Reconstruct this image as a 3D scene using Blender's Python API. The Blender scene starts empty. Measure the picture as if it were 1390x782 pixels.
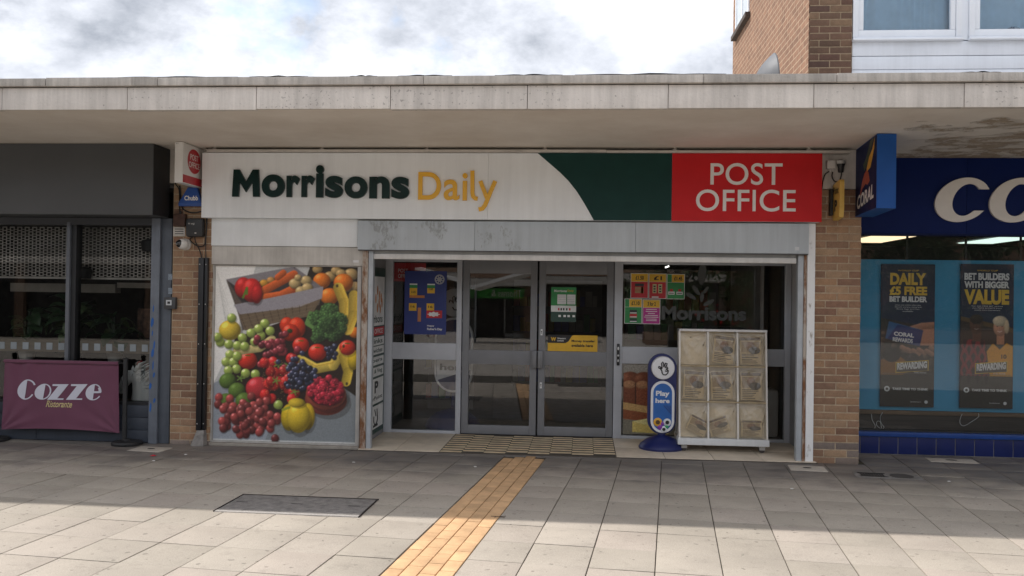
import bpy, bmesh, math, random
import numpy as np
from mathutils import Vector, Matrix
random.seed(7); rng = np.random.default_rng(5)
R = math.radians
SC = bpy.context.scene
COL = SC.collection

# ------------------------------------------------------------------ camera
CAMX, CAMY, CAMH = 0.0, -9.135, 1.643
FPX, PITCH, ROLL, YAW = 1200.0, R(0.447), R(0.816), R(4.692)
cd = bpy.data.cameras.new('camera')
cd.sensor_width = 36.0; cd.sensor_fit = 'HORIZONTAL'; cd.lens = FPX / 1390 * 36.0
cd.clip_start = 0.05; cd.clip_end = 2000
cam = bpy.data.objects.new('camera', cd); COL.objects.link(cam)
cam.matrix_world = (Matrix.Translation((CAMX, CAMY, CAMH)) @ Matrix.Rotation(YAW, 4, 'Z')
                    @ Matrix.Rotation(math.pi/2 + PITCH, 4, 'X') @ Matrix.Rotation(ROLL, 4, 'Z'))
SC.camera = cam

# ------------------------------------------------------------------ light
SUNV = Vector((-0.757, 0.196, 1.0)).normalized()          # towards the sun
ELEV = math.asin(SUNV.z)
sd = bpy.data.lights.new('sun', 'SUN'); sd.energy = 2.0; sd.angle = R(1.0); sd.color = (1.0, 0.962, 0.915)
so = bpy.data.objects.new('sun', sd); COL.objects.link(so)
so.rotation_euler = (-SUNV).to_track_quat('-Z', 'Y').to_euler(); so.location = (-20, 5, 30)
W = bpy.data.worlds.new('World'); SC.world = W; W.use_nodes = True
SC.view_settings.view_transform = 'Standard'; SC.view_settings.look = 'None'
SC.view_settings.exposure = 1.13; SC.view_settings.gamma = 1.0
SC.view_settings.use_curve_mapping = False
SC.cycles.max_bounces = 8; SC.cycles.transparent_max_bounces = 16
def world_sky():
    t = W.node_tree; n = t.nodes; l = t.links; n.clear()
    out = n.new('ShaderNodeOutputWorld'); bg = n.new('ShaderNodeBackground')
    sky = n.new('ShaderNodeTexSky'); sky.sky_type = 'NISHITA'; sky.sun_disc = False
    sky.sun_elevation = ELEV; sky.sun_rotation = math.atan2(SUNV.x, SUNV.y)
    tc = n.new('ShaderNodeTexCoord')
    dv = tc
    mp = n.new('ShaderNodeMapping'); mp.inputs['Location'].default_value = (0.6, 9.4, 4.4); mp.inputs['Scale'].default_value = (1, 1, 1.7)
    l.new(dv.outputs['Generated'], mp.inputs[0])
    n1 = n.new('ShaderNodeTexNoise'); n1.inputs['Scale'].default_value = 4.6; n1.inputs['Detail'].default_value = 9; n1.inputs['Roughness'].default_value = 0.62
    n1.inputs['Distortion'].default_value = 0.1; l.new(mp.outputs[0], n1.inputs['Vector'])
    n2 = n.new('ShaderNodeTexNoise'); n2.inputs['Scale'].default_value = 5.2; n2.inputs['Detail'].default_value = 6; n2.inputs['Roughness'].default_value = 0.55
    mp2 = n.new('ShaderNodeMapping'); mp2.inputs['Location'].default_value = (7.1, 4.2, 2.0); l.new(dv.outputs['Generated'], mp2.inputs[0]); l.new(mp2.outputs[0], n2.inputs['Vector'])
    cr = n.new('ShaderNodeValToRGB'); e = cr.color_ramp.elements      # cloud body: grey bellies to white tops
    e[0].position = 0.27; e[0].color = (0.20, 0.217, 0.25, 1); e[1].position = 0.66; e[1].color = (0.70, 0.70, 0.715, 1)
    m = cr.color_ramp.elements.new(0.47); m.color = (0.42, 0.436, 0.475, 1)
    vo = n.new('ShaderNodeTexVoronoi'); vo.inputs['Scale'].default_value = 9.0; vo.inputs['Detail'].default_value = 4; vo.inputs['Roughness'].default_value = .55; vo.normalize = True
    wv = n.new('ShaderNodeVectorMath'); wv.operation = 'MULTIPLY_ADD'; wv.inputs[1].default_value = (.12, .12, .12); l.new(n1.outputs['Color'], wv.inputs[0]); l.new(mp.outputs[0], wv.inputs[2]); l.new(wv.outputs[0], vo.inputs['Vector'])
    pf = n.new('ShaderNodeMath'); pf.operation = 'MULTIPLY_ADD'; pf.inputs[1].default_value = -.34; l.new(vo.outputs['Distance'], pf.inputs[0])
    af = n.new('ShaderNodeMath'); af.operation = 'ADD'; af.inputs[1].default_value = .085; l.new(n1.outputs['Fac'], af.inputs[0]); l.new(af.outputs[0], pf.inputs[2])
    l.new(pf.outputs[0], cr.inputs[0])
    sc = n.new('ShaderNodeVectorMath'); sc.operation = 'SCALE'; sc.inputs['Scale'].default_value = 10.0; l.new(cr.outputs[0], sc.inputs[0])
    cm = n.new('ShaderNodeMapRange'); cm.inputs['From Min'].default_value = 0.60; cm.inputs['From Max'].default_value = 0.70
    cm.inputs['To Min'].default_value = 1.0; cm.inputs['To Max'].default_value = 0.15; l.new(n2.outputs['Fac'], cm.inputs[0])
    mix = n.new('ShaderNodeMix'); mix.data_type = 'RGBA'
    l.new(cm.outputs[0], mix.inputs[0]); l.new(sky.outputs[0], mix.inputs[6]); l.new(sc.outputs[0], mix.inputs[7])
    l.new(mix.outputs[2], bg.inputs[0]); bg.inputs[1].default_value = 0.108
    l.new(bg.outputs[0], out.inputs[0])
world_sky()

# ------------------------------------------------------------------ pixel -> point on a plane y = Y (survey helper)
_ux = Vector((math.cos(-YAW), math.sin(-YAW))); _n = Vector((-math.sin(-YAW), math.cos(-YAW)))
def _ray(px, py):
    u, v = px - 695, py - 391
    c, s = math.cos(ROLL), math.sin(ROLL); u, v = c*u + s*v, -s*u + c*v
    dx, dz = u/FPX, -v/FPX; c, s = math.cos(PITCH), math.sin(PITCH)
    y, z = c - s*dz, s + c*dz
    return Vector((dx*_ux.x + y*_ux.y, dx*_n.x + y*_n.y, z))
def at(px, py, Y):
    r = _ray(px, py); t = (Y - CAMY)/r.y
    return Vector((CAMX + t*r.x, Y, CAMH + t*r.z))
def rect(l, t, r, b, Y):
    a = at(l, t, Y); c = at(r, b, Y); d = at(l, b, Y); e = at(r, t, Y)
    return ((a.x + d.x)/2, (e.x + c.x)/2, (d.z + c.z)/2, (a.z + e.z)/2)     # x0, x1, z0, z1

# ------------------------------------------------------------------ materials
MATS = {}
def s2l(c):
    return tuple((x/12.92 if x <= .04045 else ((x+.055)/1.055)**2.4) for x in c)
def mat(name, col, rough=0.6, metal=0.0, var=0.12, scale=6.0, bump=0.0, bscale=60.0, col2=None, rand=0.0,
        streak=0.0, spec=0.5, coat=0.0, speck=0.0, stretch=(1, 1, 1), thr=None, island=False, sheen=0.0, mold=0.0):
    """procedural principled material: base colour varied by noise, per-object random value, dark streaks, grain bump"""
    if name in MATS: return MATS[name]
    m = bpy.data.materials.new(name); m.use_nodes = True; MATS[name] = m
    t = m.node_tree; n = t.nodes; l = t.links; p = n['Principled BSDF']
    p.inputs['Roughness'].default_value = rough; p.inputs['Metallic'].default_value = metal
    p.inputs['Specular IOR Level'].default_value = spec; p.inputs['Coat Weight'].default_value = coat
    p.inputs['Sheen Weight'].default_value = sheen
    geo = n.new('ShaderNodeNewGeometry'); mp = n.new('ShaderNodeMapping'); mp.inputs['Scale'].default_value = stretch
    l.new(geo.outputs['Position'], mp.inputs[0])
    nz = n.new('ShaderNodeTexNoise'); nz.inputs['Scale'].default_value = scale; nz.inputs['Detail'].default_value = 7; nz.inputs['Roughness'].default_value = 0.6
    l.new(mp.outputs[0], nz.inputs['Vector'])
    mr = n.new('ShaderNodeMapRange')
    lo, hi = thr if thr else (0.3, 0.7)
    mr.inputs['From Min'].default_value = lo; mr.inputs['From Max'].default_value = hi; l.new(nz.outputs['Fac'], mr.inputs[0])
    mx = n.new('ShaderNodeMix'); mx.data_type = 'RGBA'
    c2 = col2 if col2 else tuple(max(0, c*(1-var*1.6)) for c in col)
    c1 = col if col2 else tuple(min(1, c*(1+var*.6)) for c in col)
    mx.inputs[6].default_value = (*c1, 1); mx.inputs[7].default_value = (*c2, 1); l.new(mr.outputs[0], mx.inputs[0])
    cur = mx.outputs[2]
    def mul(cur, facsock, a, b):
        r = n.new('ShaderNodeMapRange'); r.inputs['To Min'].default_value = a; r.inputs['To Max'].default_value = b; l.new(facsock, r.inputs[0])
        v = n.new('ShaderNodeVectorMath'); v.operation = 'SCALE'; l.new(cur, v.inputs[0]); l.new(r.outputs[0], v.inputs['Scale'])
        return v.outputs[0], r
    if rand:
        oi = n.new('ShaderNodeObjectInfo'); cur, _ = mul(cur, oi.outputs['Random'], 1-rand, 1+rand*.7)
    if streak:
        ms = n.new('ShaderNodeMapping'); ms.inputs['Scale'].default_value = (9, 9, .55); l.new(geo.outputs['Position'], ms.inputs[0])
        ns = n.new('ShaderNodeTexNoise'); ns.inputs['Scale'].default_value = 1.3; ns.inputs['Detail'].default_value = 6; ns.inputs['Roughness'].default_value = .7
        l.new(ms.outputs[0], ns.inputs['Vector']); cur, r = mul(cur, ns.outputs['Fac'], 1-streak, 1+streak*.25)
        r.inputs['From Min'].default_value = .32; r.inputs['From Max'].default_value = .62
    if speck:
        ns = n.new('ShaderNodeTexNoise'); ns.inputs['Scale'].default_value = 330; ns.inputs['Detail'].default_value = 3; ns.inputs['Roughness'].default_value = .8
        l.new(geo.outputs['Position'], ns.inputs['Vector']); cur, r = mul(cur, ns.outputs['Fac'], 1-speck, 1+speck)
        r.inputs['From Min'].default_value = .34; r.inputs['From Max'].default_value = .66
    if mold:
        nm = n.new('ShaderNodeTexNoise'); nm.inputs['Scale'].default_value = 38; nm.inputs['Detail'].default_value = 3; l.new(geo.outputs['Position'], nm.inputs['Vector'])
        nl = n.new('ShaderNodeTexNoise'); nl.inputs['Scale'].default_value = 1.1; nl.inputs['Detail'].default_value = 3; l.new(geo.outputs['Position'], nl.inputs['Vector'])
        ml = n.new('ShaderNodeMath'); ml.operation = 'MULTIPLY_ADD'; ml.inputs[1].default_value = .35; l.new(nl.outputs['Fac'], ml.inputs[0]); l.new(nm.outputs['Fac'], ml.inputs[2])
        cur, r = mul(cur, ml.outputs[0], 1, 1-mold); r.inputs['From Min'].default_value = .83; r.inputs['From Max'].default_value = .87
    l.new(cur, p.inputs['Base Color'])
    rr = n.new('ShaderNodeMapRange'); rr.inputs['To Min'].default_value = max(0.02, rough-.07); rr.inputs['To Max'].default_value = min(1, rough+.09)
    l.new(nz.outputs['Fac'], rr.inputs[0]); l.new(rr.outputs[0], p.inputs['Roughness'])
    if bump:
        nb = n.new('ShaderNodeTexNoise'); nb.inputs['Scale'].default_value = bscale; nb.inputs['Detail'].default_value = 5
        l.new(geo.outputs['Position'], nb.inputs['Vector'])
        b = n.new('ShaderNodeBump'); b.inputs['Strength'].default_value = bump; b.inputs['Distance'].default_value = 0.01
        l.new(nb.outputs['Fac'], b.inputs['Height']); l.new(b.outputs[0], p.inputs['Normal'])
    return m
def glass_mat(name, tint=(0.75, 0.78, 0.78), refl=0.055, rough=0.0, haze=0.0, hazecol=(.5, .5, .48)):
    if name in MATS: return MATS[name]
    m = bpy.data.materials.new(name); m.use_nodes = True; MATS[name] = m
    t = m.node_tree; n = t.nodes; l = t.links; n.clear()
    o = n.new('ShaderNodeOutputMaterial'); tr = n.new('ShaderNodeBsdfTransparent'); tr.inputs[0].default_value = (*tint, 1)
    g = n.new('ShaderNodeBsdfGlossy'); g.inputs['Roughness'].default_value = rough; g.inputs[0].default_value = (1, 1, 1, 1)
    fr = n.new('ShaderNodeFresnel'); fr.inputs['IOR'].default_value = 1.5
    ad = n.new('ShaderNodeMath'); ad.operation = 'ADD'; ad.inputs[1].default_value = refl; l.new(fr.outputs[0], ad.inputs[0])
    mx = n.new('ShaderNodeMixShader'); l.new(ad.outputs[0], mx.inputs[0]); l.new(tr.outputs[0], mx.inputs[1]); l.new(g.outputs[0], mx.inputs[2])
    if haze:
        geo = n.new('ShaderNodeNewGeometry')
        nz = n.new('ShaderNodeTexNoise'); nz.inputs['Scale'].default_value = 3.5; nz.inputs['Detail'].default_value = 8; nz.inputs['Roughness'].default_value = .7
        l.new(geo.outputs['Position'], nz.inputs['Vector'])
        r = n.new('ShaderNodeMapRange'); r.inputs['From Min'].default_value = .35; r.inputs['From Max'].default_value = .75; r.inputs['To Max'].default_value = haze; r.inputs['To Min'].default_value = haze*.3
        l.new(nz.outputs['Fac'], r.inputs[0])
        d = n.new('ShaderNodeBsdfDiffuse'); d.inputs[0].default_value = (*hazecol, 1)
        m2 = n.new('ShaderNodeMixShader'); l.new(r.outputs[0], m2.inputs[0]); l.new(mx.outputs[0], m2.inputs[1]); l.new(d.outputs[0], m2.inputs[2]); mx = m2
    l.new(mx.outputs[0], o.inputs[0]); return m
def emit_mat(name, col, s):
    if name in MATS: return MATS[name]
    m = bpy.data.materials.new(name); m.use_nodes = True; MATS[name] = m
    p = m.node_tree.nodes['Principled BSDF']; p.inputs['Base Color'].default_value = (.8, .8, .8, 1)
    p.inputs['Emission Color'].default_value = (*col, 1); p.inputs['Emission Strength'].default_value = s; return m
def print_mat(name='printed_paper', rough=0.45):
    if name in MATS: return MATS[name]
    m = bpy.data.materials.new(name); m.use_nodes = True; MATS[name] = m
    n = m.node_tree.nodes; p = n['Principled BSDF']; a = n.new('ShaderNodeAttribute'); a.attribute_name = 'ink'
    m.node_tree.links.new(a.outputs['Color'], p.inputs['Base Color']); p.inputs['Roughness'].default_value = rough; return m

# ------------------------------------------------------------------ mesh builder
WL = {}                      # world location of each object's origin
def vec(o): return WL.get(o.name, Vector((0, 0, 0)))
class MB:
    def __init__(s): s.v = []; s.f = []
    def add(s, vs, fs):
        k = len(s.v); s.v += [tuple(x) for x in vs]; s.f += [tuple(i+k for i in f) for f in fs]; return s
    def box(s, x0, x1, y0, y1, z0, z1, b=0.0):
        if x0 > x1: x0, x1 = x1, x0
        if y0 > y1: y0, y1 = y1, y0
        if z0 > z1: z0, z1 = z1, z0
        if not b:
            return s.add([(x0,y0,z0),(x1,y0,z0),(x1,y1,z0),(x0,y1,z0),(x0,y0,z1),(x1,y0,z1),(x1,y1,z1),(x0,y1,z1)],
                     [(0,3,2,1),(4,5,6,7),(0,1,5,4),(1,2,6,5),(2,3,7,6),(3,0,4,7)])
        bm = bmesh.new(); bmesh.ops.create_cube(bm, size=1)
        for v in bm.verts: v.co = Vector(((x0+x1)/2+v.co.x*(x1-x0), (y0+y1)/2+v.co.y*(y1-y0), (z0+z1)/2+v.co.z*(z1-z0)))
        b = min(b, .45*min(x1-x0, y1-y0, z1-z0))
        bmesh.ops.bevel(bm, geom=bm.edges[:], offset=b, segments=2, affect='EDGES', profile=.6)
        bm.verts.index_update(); s.add([v.co for v in bm.verts], [[v.index for v in f.verts] for f in bm.faces]); bm.free(); return s
    def prism(s, poly, y0, y1, b=0.0):            # polygon in x,z extruded along y
        n = len(poly); a = sum(poly[i][0]*poly[(i+1) % n][1]-poly[(i+1) % n][0]*poly[i][1] for i in range(n))
        if a < 0: poly = poly[::-1]
        return s.add([(x, y0, z) for x, z in poly] + [(x, y1, z) for x, z in poly],
                     [tuple(range(n)), tuple(range(2*n-1, n-1, -1))] + [(i, i+n, (i+1) % n+n, (i+1) % n) for i in range(n)])
    def tube(s, pts, r, n=8, cap=True):
        pts = [Vector(p) for p in pts]; rr = r if isinstance(r, (list, tuple)) else [r]*len(pts)
        k = len(s.v); up = None; vs = []
        for i, p in enumerate(pts):
            d = (pts[min(i+1, len(pts)-1)]-pts[max(i-1, 0)]).normalized()
            if up is None: up = d.orthogonal().normalized()
            up = (up - d*up.dot(d)).normalized(); w = d.cross(up)
            for j in range(n):
                a = 2*math.pi*j/n; vs.append(p + (up*math.cos(a)+w*math.sin(a))*rr[i])
        fs = [(i*n+j, i*n+(j+1) % n, (i+1)*n+(j+1) % n, (i+1)*n+j) for i in range(len(pts)-1) for j in range(n)]
        if cap: fs += [tuple(range(n-1, -1, -1)), tuple((len(pts)-1)*n+j for j in range(n))]
        return s.add(vs, fs)
    def lathe(s, prof, c, n=24, ax='z'):          # prof = [(r, h)]
        vs = []
        for r, h in prof:
            for j in range(n):
                a = 2*math.pi*j/n; x, y = r*math.cos(a), r*math.sin(a)
                vs.append({'z': (c[0]+x, c[1]+y, c[2]+h), 'y': (c[0]+x, c[1]+h, c[2]+y), 'x': (c[0]+h, c[1]+x, c[2]+y)}[ax])
        m = len(prof)
        fs = [(i*n+j, i*n+(j+1) % n, (i+1)*n+(j+1) % n, (i+1)*n+j) for i in range(m-1) for j in range(n)]
        fs += [tuple(range(n-1, -1, -1)), tuple((m-1)*n+j for j in range(n))]
        return s.add(vs, fs)
    def ball(s, c, r, nu=12, nv=8):
        if not isinstance(r, (tuple, list)): r = (r, r, r)
        vs = []; 
        for i in range(nv+1):
            ph = math.pi*i/nv
            for j in range(nu):
                a = 2*math.pi*j/nu; vs.append((c[0]+r[0]*math.sin(ph)*math.cos(a), c[1]+r[1]*math.sin(ph)*math.sin(a), c[2]+r[2]*math.cos(ph)))
        return s.add(vs, [(i*nu+j, (i+1)*nu+j, (i+1)*nu+(j+1) % nu, i*nu+(j+1) % nu) for i in range(nv) for j in range(nu)])
    def grid(s, fn, nu, nv):                       # fn(u,v) -> point, u,v in 0..1
        return s.add([fn(i/nu, j/nv) for j in range(nv+1) for i in range(nu+1)],
                     [(j*(nu+1)+i, j*(nu+1)+i+1, (j+1)*(nu+1)+i+1, (j+1)*(nu+1)+i) for j in range(nv) for i in range(nu)])
    def mesh(s, name, m, smooth=False, off=Vector((0, 0, 0))):
        me = bpy.data.meshes.new(name); me.from_pydata([Vector(v)-off for v in s.v], [], s.f)
        bm = bmesh.new(); bm.from_mesh(me); bmesh.ops.recalc_face_normals(bm, faces=bm.faces[:]); bm.to_mesh(me); bm.free()
        if m: me.materials.append(m)
        if smooth:
            me.polygons.foreach_set('use_smooth', [True]*len(me.polygons)); me.set_sharp_from_angle(angle=R(38))
        return me
    def build(s, name, m, parent=None, smooth=False):
        if parent is None:
            xs = np.array(s.v); c = Vector(((xs[:,0].min()+xs[:,0].max())/2, (xs[:,1].min()+xs[:,1].max())/2, xs[:,2].min()))
            o = bpy.data.objects.new(name, s.mesh(name, m, smooth, c)); COL.objects.link(o); o.location = c; WL[o.name] = c; return o
        return place(name, s.mesh(name, m, smooth), parent)
def place(name, me, parent):
    o = bpy.data.objects.new(name, me); COL.objects.link(o)
    o.parent = parent; o.location = -vec(parent); WL[o.name] = Vector((0, 0, 0)); return o
def tag(o, label, cat, group=None):
    o['label'] = label; o['category'] = cat
    if group: o['group'] = group
    return o
def thing(name, label, cat, loc=(0, 0, 0), group=None):
    o = bpy.data.objects.new(name, None); COL.objects.link(o); o.location = loc; o.empty_display_size = .1
    WL[o.name] = Vector(loc); return tag(o, label, cat, group)
def struct(o): o['kind'] = 'structure'; return o
def stuff(o): o['kind'] = 'stuff'; return o
def B(name, m, parent, *boxes, b=0.0, smooth=False):
    mb = MB()
    for x in boxes: mb.box(*x, b=b)
    return mb.build(name, m, parent, smooth or b > 0)

# text: outlines from the built-in face, fitted to a rectangle of a plane
def glyph_mesh(st, offset=0.0, shear=0.0, extrude=0.0, res=4, spacing=1.0, align='LEFT', line=1.0):
    c = bpy.data.curves.new('t', 'FONT'); c.body = st; c.size = 1; c.offset = offset; c.shear = shear; c.extrude = extrude
    c.resolution_u = res; c.space_character = spacing; c.align_x = align; c.space_line = line
    o = bpy.data.objects.new('t', c); COL.objects.link(o)
    me = bpy.data.meshes.new_from_object(o); bpy.data.objects.remove(o); bpy.data.curves.remove(c)
    return me
def fit_mesh(me, o, u, v, w, h, depth=0.002, m=None, name='letter', parent=None, keep=False):
    """fit a flat mesh (x,y) into a w x h rectangle at origin o spanned by u,v; n = u x v faces the viewer"""
    u = Vector(u); v = Vector(v); n = u.cross(v); o = Vector(o)
    a = np.array([x.co[:] for x in me.vertices])
    if len(a) == 0: return None
    lo = a.min(0); hi = a.max(0); sx = w/max(1e-6, hi[0]-lo[0]); sy = h/max(1e-6, hi[1]-lo[1])
    if keep: sx = sy = min(sx, sy)
    dz = max(1e-6, hi[2]-lo[2])
    for x in me.vertices:
        p = x.co; x.co = o + u*((p.x-lo[0])*sx) + v*((p.y-lo[1])*sy) + n*(((p.z-lo[2])/dz)*depth if hi[2] > lo[2] else 0)
    me.materials.clear(); me.materials.append(m); me.name = name
    return place(name, me, parent)
def text(st, x0, x1, z0, z1, Y, m, parent, name='lettering', depth=0.0, **k):
    me = glyph_mesh(st, extrude=(0.05 if depth else 0), **k)
    return fit_mesh(me, (x0, Y, z0), (1, 0, 0), (0, 0, 1), x1-x0, z1-z0, depth, m, name, parent)

# ------------------------------------------------------------------ picture painter for printed posters (flat print -> 'ink' colour attribute)
class Pic:
    def __init__(s, w, h, bg=(1, 1, 1), ss=2):
        s.ss = ss; s.w, s.h = w, h; s.W, s.H = w*ss, h*ss
        s.a = np.empty((s.H, s.W, 3)); s.a[:] = bg
        s.Y, s.X = np.mgrid[0:s.H, 0:s.W]; s.X = (s.X+.5)/ss; s.Y = (s.Y+.5)/ss
    def put(s, mask, col): s.a += mask[..., None]*(np.asarray(col)-s.a)
    def rect(s, x0, y0, x1, y1, col, al=1.): s.put(((s.X >= x0) & (s.X < x1) & (s.Y >= y0) & (s.Y < y1))*al, col)
    def poly(s, pts, col, al=1.):
        m = np.zeros(s.X.shape, bool); n = len(pts)
        for i in range(n):
            x0, y0 = pts[i]; x1, y1 = pts[(i+1) % n]
            if y0 == y1: continue
            c = ((y0 > s.Y) != (y1 > s.Y)) & (s.X < (x1-x0)*(s.Y-y0)/(y1-y0)+x0); m ^= c
        s.put(m*al, col); return m
    def win(s, x0, y0, x1, y1):
        k = s.ss; i0, i1 = max(0, int((y0-2)*k)), min(s.H, int((y1+2)*k)+1); j0, j1 = max(0, int((x0-2)*k)), min(s.W, int((x1+2)*k)+1)
        return (slice(i0, max(i0, i1)), slice(j0, max(j0, j1)))
    def ell(s, cx, cy, rx, ry, col, ang=0., shade=1., hl=.35, al=1.):
        R_ = max(rx, ry); w = s.win(cx-R_, cy-R_, cx+R_, cy+R_); X, Y, A = s.X[w], s.Y[w], s.a[w]
        if A.size == 0: return
        c, q = math.cos(ang), math.sin(ang); dx = X-cx; dy = Y-cy
        u = (dx*c+dy*q)/rx; v = (-dx*q+dy*c)/ry; d2 = u*u+v*v
        m = np.clip((1-np.sqrt(d2))*min(rx, ry)*s.ss*.7, 0, 1)*al
        col = np.asarray(col, float)
        if shade:
            z = np.sqrt(np.clip(1-d2, 0, 1)); lam = np.clip(-.45*dx/R_-.55*dy/R_+.7*z, 0, 1)
            k = (1-shade)+shade*(.42+.72*lam); cc = col*k[..., None] + hl*(np.clip((lam-.86)/.14, 0, 1)**2)[..., None]
            A += m[..., None]*(np.clip(cc, 0, 1)-A)
        else: A += m[..., None]*(col-A)
    def ring(s, cx, cy, r, w, col): 
        d = np.hypot(s.X-cx, s.Y-cy); s.put(np.clip((w/2-abs(d-r))*s.ss+.5, 0, 1), col)
    def line(s, pts, w, col, al=1., taper=False, shade=0.):
        for i in range(len(pts)-1):
            (x0, y0), (x1, y1) = pts[i], pts[i+1]; L = max(1e-6, (x1-x0)**2+(y1-y0)**2)
            wn = s.win(min(x0, x1)-w, min(y0, y1)-w, max(x0, x1)+w, max(y0, y1)+w); X, Y, A = s.X[wn], s.Y[wn], s.a[wn]
            if A.size == 0: continue
            t = np.clip(((X-x0)*(x1-x0)+(Y-y0)*(y1-y0))/L, 0, 1)
            d = np.hypot(X-x0-t*(x1-x0), Y-y0-t*(y1-y0)); m = np.clip((w/2-d)*s.ss+.5, 0, 1)*al
            if shade:
                sg = ((Y-y0)*(x1-x0)-(X-x0)*(y1-y0))/math.sqrt(L)/(w/2)
                k = 1-shade*np.clip(.5+.5*sg, 0, 1); A += m[..., None]*(np.asarray(col)*k[..., None]-A)
            else: A += m[..., None]*(np.asarray(col)-A)
    def noise(s, amp, cell=3):
        h, w = s.H//cell+2, s.W//cell+2; g = rng.normal(0, amp, (h, w)).repeat(cell, 0).repeat(cell, 1)[:s.H, :s.W]
        s.a = np.clip(s.a+g[..., None], 0, 1)
    def blur(s, n=1):
        for _ in range(n):
            p = np.pad(s.a, ((1, 1), (1, 1), (0, 0)), 'edge'); s.a = (p[:-2, 1:-1]+p[2:, 1:-1]+p[1:-1, :-2]+p[1:-1, 2:]+2*p[1:-1, 1:-1])/6
    def out(s):
        a = np.clip(s.a, 0, 1).reshape(s.h, s.ss, s.w, s.ss, 3).mean((1, 3))
        return np.where(a <= .04045, a/12.92, ((a+.055)/1.055)**2.4)
def print_sheet(name, pic, o, u, v, w, h, parent=None, gain=1.0, m=None):
    """flat printed sheet: grid carrying the picture as a colour attribute, top-left picture pixel at o + v*h"""
    a = pic.out()*gain; H_, W_ = a.shape[:2]; o = Vector(o); u = Vector(u); v = Vector(v)
    gx, gy = np.meshgrid(np.linspace(0, w, W_), np.linspace(h, 0, H_))
    P = np.array(o)[None, None]+gx[..., None]*np.array(u)+gy[..., None]*np.array(v)
    idx = np.arange(W_*H_).reshape(H_, W_)
    F = np.stack([idx[1:, :-1], idx[1:, 1:], idx[:-1, 1:], idx[:-1, :-1]], -1).reshape(-1, 4)
    c = Vector((0, 0, 0)) if parent else o + u*(w/2)
    me = bpy.data.meshes.new(name); me.from_pydata((P.reshape(-1, 3)-np.array(c)).tolist(), [], F.tolist())
    at_ = me.color_attributes.new('ink', 'FLOAT_COLOR', 'POINT')
    at_.data.foreach_set('color', np.concatenate([a.reshape(-1, 3), np.ones((W_*H_, 1))], 1).astype(np.float32).ravel())
    me.materials.append(m or print_mat())
    if parent: return place(name, me, parent)
    ob = bpy.data.objects.new(name, me); COL.objects.link(ob); ob.location = c; WL[ob.name] = c; return ob

# ================================================================== THE SETTING
# ---- paving grid (surveyed): origin, column direction, row direction towards the street
GO = Vector((-3.841, -2.582, 0)); GA = R(-5.551)
CD = Vector((math.cos(GA), math.sin(GA), 0)); RD = Vector((math.sin(GA), -math.cos(GA), 0))
CW, RH = 0.400, 0.4394
def gp(c, r): return GO + CD*(c*CW) + RD*(r*RH)

def paving_sheet_mat():
    m = bpy.data.materials.new('paving_beyond'); m.use_nodes = True; t = m.node_tree; n = t.nodes; l = t.links; p = n['Principled BSDF']
    g = n.new('ShaderNodeNewGeometry'); mp = n.new('ShaderNodeMapping'); mp.vector_type = 'TEXTURE'
    mp.inputs['Location'].default_value = GO; mp.inputs['Rotation'].default_value = (0, 0, GA); l.new(g.outputs['Position'], mp.inputs[0])
    b = n.new('ShaderNodeTexBrick'); b.offset = 0; b.inputs['Scale'].default_value = 1; b.inputs['Brick Width'].default_value = CW; b.inputs['Row Height'].default_value = RH
    b.inputs['Mortar Size'].default_value = .004; b.inputs['Color1'].default_value = (.38, .34, .295, 1); b.inputs['Color2'].default_value = (.43, .385, .335, 1); b.inputs['Mortar'].default_value = (.09, .08, .07, 1)
    l.new(mp.outputs[0], b.inputs[0]); l.new(b.outputs[0], p.inputs['Base Color']); p.inputs['Roughness'].default_value = .8; return m
gs = MB().add([(-300, -300, -.014), (300, -300, -.014), (300, 300, -.014), (-300, 300, -.014)], [(0, 1, 2, 3)]).build('ground', paving_sheet_mat())
struct(gs)
pav = bpy.data.objects.new('pavement', None); COL.objects.link(pav); struct(pav); WL['pavement'] = Vector((0, 0, 0))
bed = MB(); bed.add([(-9, -6.5, -.0085), (9, -6.5, -.0085), (9, .66, -.0085), (-9, .66, -.0085)], [(0, 1, 2, 3)])
bed.build('joint_bed', mat('joint_sand', (.075, .063, .050), .95, col2=(.05, .062, .028), scale=3.0, thr=(.55, .72), var=.3), pav)

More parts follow.
